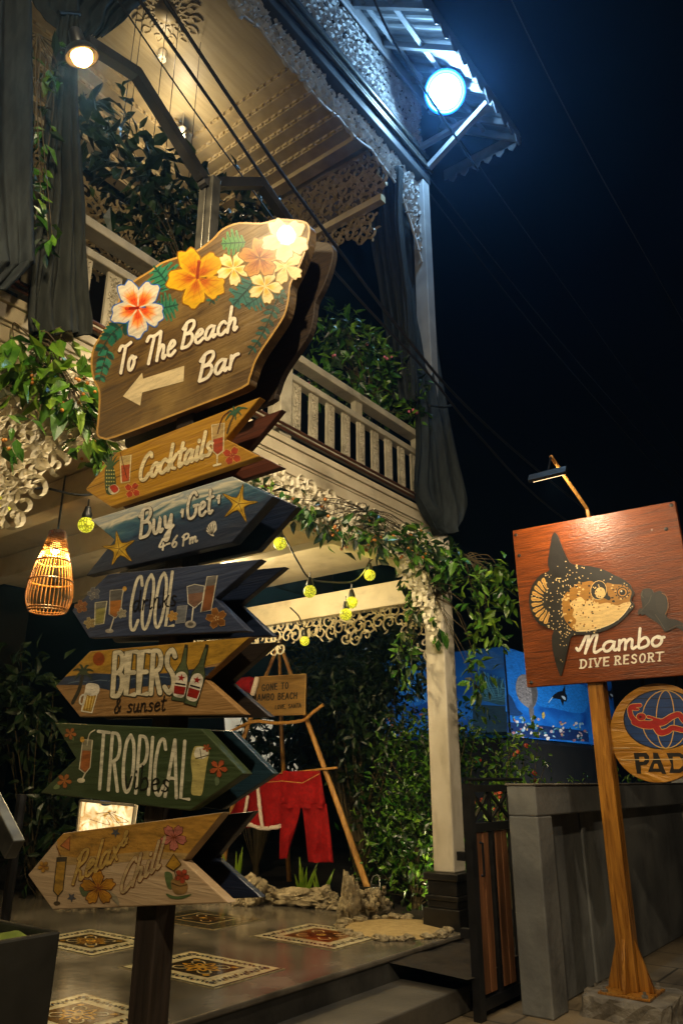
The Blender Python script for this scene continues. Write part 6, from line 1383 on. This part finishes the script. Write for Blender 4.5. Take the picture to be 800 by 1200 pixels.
fl = thing('floodlight', U(521, 108, X=-3.1), 'round floodlight glowing blue white under the tin eave', 'floodlight'); fc = U(521, 108, X=-3.1)
dcam = (Vector((0, 0, EYE)) - fc).normalized(); fd = (dcam + Vector((.15, -.1, 0))).normalized()
g = MB(); g.lathe(fc - fd * .1, [(.05, -.06), (.12, -.02), (.21, .06), (.235, .1), (.235, .12), (.2, .1), (.12, .03), (.001, .02)], 24, ax=fd); g.build('housing', M['tin'], fl, smooth=True)
g = MB(); g.lathe(fc - fd * .02, [(.001, .085), (.1, .075), (.14, .055), (.152, .03), (.14, .0), (.001, -.03)], 24, ax=fd); g.build('lens', emis('flood_white', (.55, .9, 1.0), 9), fl, smooth=True)
for r0, r1, cc_, st_ in ((.152, .175, (.2, .85, 1.0), 3.2), (.175, .205, (.03, .5, 1.0), 1.7), (.205, .245, (.01, .22, .85), .75)):
    g = MB(); g.lathe(fc - fd * .02, [(r0 + .0005, .05), ((r0 + r1) / 2, .056), (r1, .045), (r1, -.01), (r0 + .0005, .0)], 28, ax=fd); g.build('halo_ring', emis('flood_halo', cc_, st_), fl, smooth=True)  # graded glowing rings put the lamp's blue halo into colour
g = MB(); g.tube([Vector((fc.x - .1, fc.y, 9.62)), fc - fd * .14], .018, 6); g.bar(fc + Vector((-.2, .1, .1)), fc + Vector((.2, .1, .1)), .02, .02); g.build('bracket', M['greybeam'], fl)
lamp_light('flood_beam', fc + fd * .12, 260, (.38, .68, 1), 'POINT', .12)

for (x, y, X, e) in ((213, 160, -5.75, 30), (190, 70, -5.3, 7)):
    p = U(x, y, X=X); s_ = thing('ceiling_spot', p, 'small spotlight glowing at the inner corner of the balcony ceiling' if x == 213 else 'small white cylinder spotlight hanging from the balcony ceiling', 'spotlight')
    g = MB(); g.tube([Vector((p.x, p.y, 9.2)), p], .006, 6); g.lathe(p, [(.03, .12), (.045, .12), (.045, -.0), (.04, 0), (.038, .03), (.001, .03)], 14); g.build('housing', M['white'], s_, smooth=True)
    if x == 213:
        g = MB(); g.ball(p + Vector((0, 0, -.01)), .034, 10); g.build('bulb', emis('spot_bulb', '#fff0c8', 30), s_, smooth=True)
    lamp_light('ceiling_glow', p + Vector((.08, -.08, -.1)), e, (1, .8, .5), 'POINT', .05)

# ================================================================== CABLES
CG = 'black service cables along the facade'
def cable(pts, X, r, label, group=None, m='black'):
    P = [U(x, y, X=X) for x, y in pts]; g = MB(); b = P[0]; g.tube(smooth(P, 6), r, 6); g.v = [tuple(Vector(v) - b) for v in g.v]
    o = g.build('cable', M[m], None, smooth=True); o.location = b; return tag(o, label, 'cable', group)
cable([(188, -8), (300, 160), (400, 297), (470, 388), (540, 470), (640, 560), (760, 655)], -3.2, .014, 'thick black cable running from the top edge past the big board to the column', CG)
cable([(158, -8), (262, 140), (352, 270), (420, 350), (500, 436), (560, 510), (650, 600), (780, 690)], -3.25, .012, 'second black cable just left of the thick one, crossing the balcony opening', CG)
cable([(135, -5), (215, 112), (290, 215), (345, 290)], -3.55, .006, 'thin black wire crossing the ceiling beside the lamp arm', CG)
cable([(430, -20), (462, 50), (520, 140), (560, 200)], -2.95, .012, 'black cable crossing under the tin eave', CG)
for i, (a, b, c) in enumerate((((490, 210), (660, 425), (850, 640)), ((500, 205), (690, 440), (870, 640)), ((570, -60), (700, 200), (870, 500)), ((508, 120), (700, 390), (880, 640)))):
    cable([a, b, c], -3.9 if i != 2 else -1.2, .007 if i != 2 else .004, ('faint overhead street cable nearest the column in the night sky', 'faint overhead street cable just right of the nearest one', 'faint uppermost overhead cable at the right of the sky', 'faint thin overhead cable between the others in the sky')[i], 'overhead cables in the night sky', 'black')
for i, (x, y0, y1) in enumerate(((155, 60, 165), (165, 40, 180), (188, 90, 190), (213, -5, 150), (236, 40, 190))):
    p = U(x, y0, X=-4.9); q = Vector((p.x, p.y, 6.9)); g = MB(); g.tube([Vector((p.x, p.y, 9.2)), q], .004, 5); g.v = [tuple(Vector(v) - q) for v in g.v]
    o = g.build('hanging_wire', M['black'], None); o.location = q; tag(o, 'thin dark wire hanging straight down from the balcony ceiling', 'wire', 'wires hanging from the balcony ceiling')

# ================================================================== PLANTS
def at(x, y, **k): return tuple(U(x, y, **k))
plant('balcony_bush', 'dark leafy climber hanging behind the left balcony railing', 'bush', at(220, 330, X=-4.0), [(at(150, 160, X=-4.0), (.22, .45, .35), 70, .17), (at(175, 215, X=-4.0), (.25, .5, .4), 130, .16), (at(230, 255, X=-4.0), (.25, .5, .4), 200, .15), (at(285, 250, X=-4.0), (.25, .4, .3), 150, .14), (at(110, 140, X=-3.8), (.2, .2, .3), 40, .16), (at(200, 290, X=-4.05), (.2, .6, .3), 120, .15)], M['leafd'], 3, 30, hang=.3, root=at(220, 330, X=-4.0))
plant('balcony_bush', 'bushy green plant with pink buds above the right balcony railing', 'bush', at(430, 470, X=-3.98), [(at(400, 395, X=-3.95), (.25, .35, .3), 260, .12), (at(440, 425, X=-3.92), (.25, .45, .32), 330, .12), (at(470, 455, X=-3.85), (.22, .4, .28), 240, .115), (at(375, 440, X=-3.98), (.2, .4, .3), 140, .12), (at(488, 480, X=-3.68), (.12, .2, .25), 90, .11), (at(425, 468, X=-3.95), (.2, .6, .2), 160, .12)], M['leaf'], 4, 40, berries=(16, .017, mat('pink_bud', '#b0506a', '#cf7a8c', rough=.4)), root=at(430, 480, X=-3.98))
plant('trailing_vine', 'large leaved vine with orange berries over the left fretwork', 'vine', at(40, 420, X=-3.62), [(at(12, 425, X=-3.6), (.1, .16, .2), 30, .17), (at(50, 440, X=-3.58), (.1, .2, .14), 34, .16), (at(92, 460, X=-3.55), (.1, .18, .16), 46, .18), (at(105, 510, X=-3.6), (.08, .14, .14), 24, .14), (at(12, 490, X=-3.55), (.08, .1, .22), 12, .13), (at(70, 405, X=-3.6), (.1, .2, .08), 20, .15), (at(120, 540, X=-3.65), (.08, .1, .12), 16, .11)], [M['leafb'], M['leaf']], 5, 26, hang=.7, berries=(16, .011, M['berry']), root=at(40, 400, X=-3.66))
plant('trailing_vine', 'dark stringy vine climbing beside the glowing lamp and gathered curtain', 'vine', at(50, 230, X=-3.5), [(at(62, 85, X=-3.5), (.05, .08, .12), 16, .12), (at(52, 150, X=-3.5), (.05, .06, .2), 18, .11), (at(48, 220, X=-3.5), (.05, .06, .2), 16, .11), (at(58, 275, X=-3.5), (.05, .06, .15), 14, .12), (at(90, 60, X=-3.5), (.05, .1, .08), 10, .11)], M['leaf'], 23, 16, hang=.6, root=at(45, 40, X=-3.55))
plant('trailing_vine', 'tangled vine with orange berries along the fretwork under the right balustrade', 'vine', at(420, 590, X=-3.64), [(at(330, 590, X=-3.62), (.08, .35, .14), 38, .125), (at(380, 612, X=-3.62), (.09, .4, .18), 62, .12), (at(440, 628, X=-3.6), (.1, .35, .2), 90, .12), (at(490, 640, X=-3.56), (.12, .3, .22), 130, .12), (at(310, 575, X=-3.62), (.08, .2, .1), 18, .11)], M['leaf'], 6, 40, hang=.45, berries=(34, .014, M['berry']), root=at(430, 600, X=-3.66), sr=.005)
plant('trailing_vine', 'leafy vine wrapped round the corner column top', 'vine', at(520, 760, Y=6.35), [(at(520, 660, Y=6.3), (.28, .2, .22), 150, .13), (at(485, 690, Y=6.3), (.18, .15, .35), 90, .12), (at(475, 760, Y=6.3), (.12, .12, .4), 70, .115), (at(548, 690, Y=6.3), (.12, .15, .3), 40, .12), (at(560, 790, Y=6.5), (.1, .12, .4), 60, .11), (at(515, 730, Y=6.3), (.12, .06, .22), 14, .12)], M['leaf'], 7, 46, hang=.55, root=at(510, 700, Y=6.36), sr=.006)
plant('trailing_vine', 'bright green sprigs of vine dangling between column and dive sign', 'vine', at(560, 650, Y=6.5), [(at(575, 668, Y=6.5), (.22, .15, .12), 60, .13), (at(572, 710, Y=6.5), (.13, .1, .35), 70, .12), (at(592, 690, Y=6.5), (.08, .1, .28), 36, .12), (at(560, 745, Y=6.5), (.07, .1, .25), 30, .11), (at(585, 745, Y=6.5), (.06, .06, .3), 16, .11)], M['leafb'], 8, 22, hang=.5, root=at(545, 655, Y=6.5))
hd = [('hedge_shrub', 'dense small leaved shrub lit behind the tripod leg', [((-4.75, 7.5, 1.1), (.55, .5, .8), 1500, .085), ((-4.3, 7.4, .7), (.4, .4, .45), 700, .08), ((-5.2, 7.7, .8), (.5, .4, .6), 700, .085)], 'leaf', 11),
      ('hedge_shrub', 'dark shrub filling the gap left of the column', [((-4.35, 7.7, 1.9), (.4, .4, .6), 700, .09), ((-4.9, 8.0, 1.9), (.6, .5, .5), 700, .095)], 'leaf', 12),
      ('bamboo_clump', 'tall dark feathery tree behind the notice under the balcony', [((-6.0, 8.2, 2.4), (.8, .5, 1.0), 1500, .13), ((-5.4, 8.1, 2.9), (.6, .4, .7), 800, .13), ((-6.6, 8.3, 3.0), (.7, .5, .6), 700, .13), ((-5.6, 8.3, 1.4), (.6, .4, .8), 700, .12)], 'leafd', 13),
      ('garden_shrub', 'berry bush with red orange fruit between column and wall', [((-3.95, 8.1, 1.3), (.3, .4, .55), 420, .085), ((-3.75, 8.0, 1.75), (.28, .35, .5), 240, .09), ((-3.6, 8.6, 1.2), (.4, .4, .4), 300, .08)], 'leafb', 14),
      ('garden_shrub', 'low leafy shrub showing over the wall below the mural', [((-3.5, 9.4, 1.25), (.35, .6, .3), 240, .08), ((-3.4, 10.6, 1.35), (.15, .5, .35), 90, .08)], 'leafb', 15),
      ('reed_clump', 'dark reeds standing in front of the pale lit screen', [(at(305, 868, Y=8.7), (.55, .12, .5), 170, .24), (at(335, 890, Y=8.7), (.3, .12, .5), 150, .22), (at(275, 890, Y=8.7), (.3, .1, .4), 60, .22)], 'leafd', 17),
      ('garden_shrub', 'dark broad leaved plants at the back left under the balcony', [((-8.4, 5.4, 1.3), (.6, .4, .9), 420, .18), ((-7.7, 5.9, 1.0), (.5, .4, .6), 300, .17), ((-8.6, 5.0, 2.4), (.5, .4, .7), 260, .18)], 'leafd', 16)]
for (nm, lb, bl, mm, sd) in hd:
    c = bl[0][0]
    plant(nm, lb, 'shrub' if 'shrub' in nm else 'tree', (c[0], c[1], .3), bl, M[mm], sd, 40, berries=(26, .022, M['berryr']) if sd == 14 else None, trunk=([(c[0], c[1], .25), (c[0] + .05, c[1], c[2] * .6), (c[0], c[1], c[2])], [.05, .04, .02]), sr=.009)
for i, (x, y, n, hh_, lb) in enumerate(((277, 1050, 5, .55, 'snake plant with pale edged blades left in the coral bed'), (355, 1052, 6, .42, 'snake plant with low splayed blades behind the coral border'), (375, 1050, 4, .36, 'small snake plant nearest the tripod leg'))):
    b = U(x, y, Y=7.05); b.z = .3; t = thing('snake_plant', b, lb, 'plant'); rg3 = random.Random(i)
    for k in range(n):
        a = rg3.uniform(0, 6.28); ln = rg3.uniform(.1, .5); h = hh_ * rg3.uniform(.6, 1.1); g = MB(); w = .03
        for j in range(7):
            u = j / 6; c = b + Vector((math.cos(a) * ln * u * h * 1.2, math.sin(a) * ln * u * h * .6, h * u)); ww = w * math.sin(math.pi * min(1, .25 + .75 * u)) + .001
            g.v += [tuple(c + Vector((-ww, 0, 0))), tuple(c + Vector((0, .012, 0))), tuple(c + Vector((ww, 0, 0))), tuple(c + Vector((0, .004, 0)))]
        g.f = [(4 * j + q, 4 * j + (q + 1) % 4, 4 * j + 4 + (q + 1) % 4, 4 * j + 4 + q) for j in range(6) for q in range(4)]
        g.build('blade', M['leafb'], t, smooth=True)
# ================================================================== STREET LAMP BEHIND THE CAMERA, ADDED FILL LAMPS
sl = thing('unseen_street_lamp', (.9, -1.6, 0), 'street lamp on a grey pole behind the viewpoint', 'street lamp')
g = MB(); g.tube([(.9, -1.6, 0), (.9, -1.6, 5.2), (.7, -1.4, 5.5), (.2, -1.0, 5.55)], [.06, .045, .04, .035], 10); g.build('pole', M['steel'], sl, smooth=True)
g = MB(); g.lathe((.1, -.9, 5.53), [(.05, .06), (.15, .03), (.19, -.03), (.17, -.03), (.1, 0), (.001, .01)], 16); g.build('lamp_head', M['black'], sl, smooth=True)
lamp_light('unseen_street_light', (.1, -.9, 5.47), 950, (1, .8, .52), 'POINT', .1)
sl = thing('unseen_street_lamp', (2.9, 3.4, 0), 'added street lamp on a grey pole across the road, unseen at the right, brightening wall and paving', 'street lamp')
g = MB(); g.tube([(2.9, 3.4, 0), (2.9, 3.4, 5.4), (2.6, 3.5, 5.7), (2.2, 3.6, 5.75)], [.06, .045, .04, .035], 10); g.build('pole', M['steel'], sl, smooth=True)
g = MB(); g.lathe((2.1, 3.62, 5.73), [(.05, .06), (.15, .03), (.19, -.03), (.17, -.03), (.1, 0), (.001, .01)], 16); g.build('lamp_head', M['black'], sl, smooth=True)
lamp_light('unseen_street_light', (2.1, 3.62, 5.66), 260, (1, .8, .55), 'POINT', .1)  # added unseen lamp, brightens the grey wall and the paving
pq = U(185, 1040, Y=5.3); unseen_spot((pq.x, pq.y, .345), (-5.4, 7.4, 2.0), 42, (1, .76, .42), 'small black spotlight added unseen behind the lowest arrow board to brighten the tripod', 140)  # added unseen spot, lifts the dark tripod and notice
unseen_spot((-3.95, 6.95, .3), (-4.9, 7.7, 1.4), 45, (1, .8, .45), 'small black spotlight added unseen behind the column plinth to brighten the shrub', 140)  # added unseen spot, brightens the leaves left of the column
cl = thing('porch_fill_lamp', (-5.4, 5.0, 3.79), 'round lamp added unseen under the balcony behind the arrow boards to brighten the terrace', 'fill lamp')
g = MB(); g.lathe((-5.4, 5.0, 3.62), [(.001, -.02), (.09, .0), (.13, .06), (.13, .165), (.001, .166)], 20); g.build('shade', emis('porch_fill_glass', '#ffdc9a', 3), cl, smooth=True)
lamp_light('porch_fill_light', (-5.4, 5.0, 3.5), 190, (1, .77, .4), 'POINT', .1)  # added unseen lamp, brightens terrace floor, beams and garden
g = MB(); g.box((-58, -58, -1), (58, 88, 10.9))
hz = bpy.data.materials.new('haze_air'); hz.use_nodes = True; nt = hz.node_tree; nt.nodes.remove(nt.nodes['Principled BSDF'])
pvn = nt.nodes.new('ShaderNodeVolumePrincipled'); pvn.inputs['Color'].default_value = (.2, .5, 1, 1); pvn.inputs['Density'].default_value = .004; pvn.inputs['Anisotropy'].default_value = .86
nt.links.new(pvn.outputs[0], nt.nodes['Material Output'].inputs['Volume'])
tag(g.build('haze', hz, None), kind='stuff')
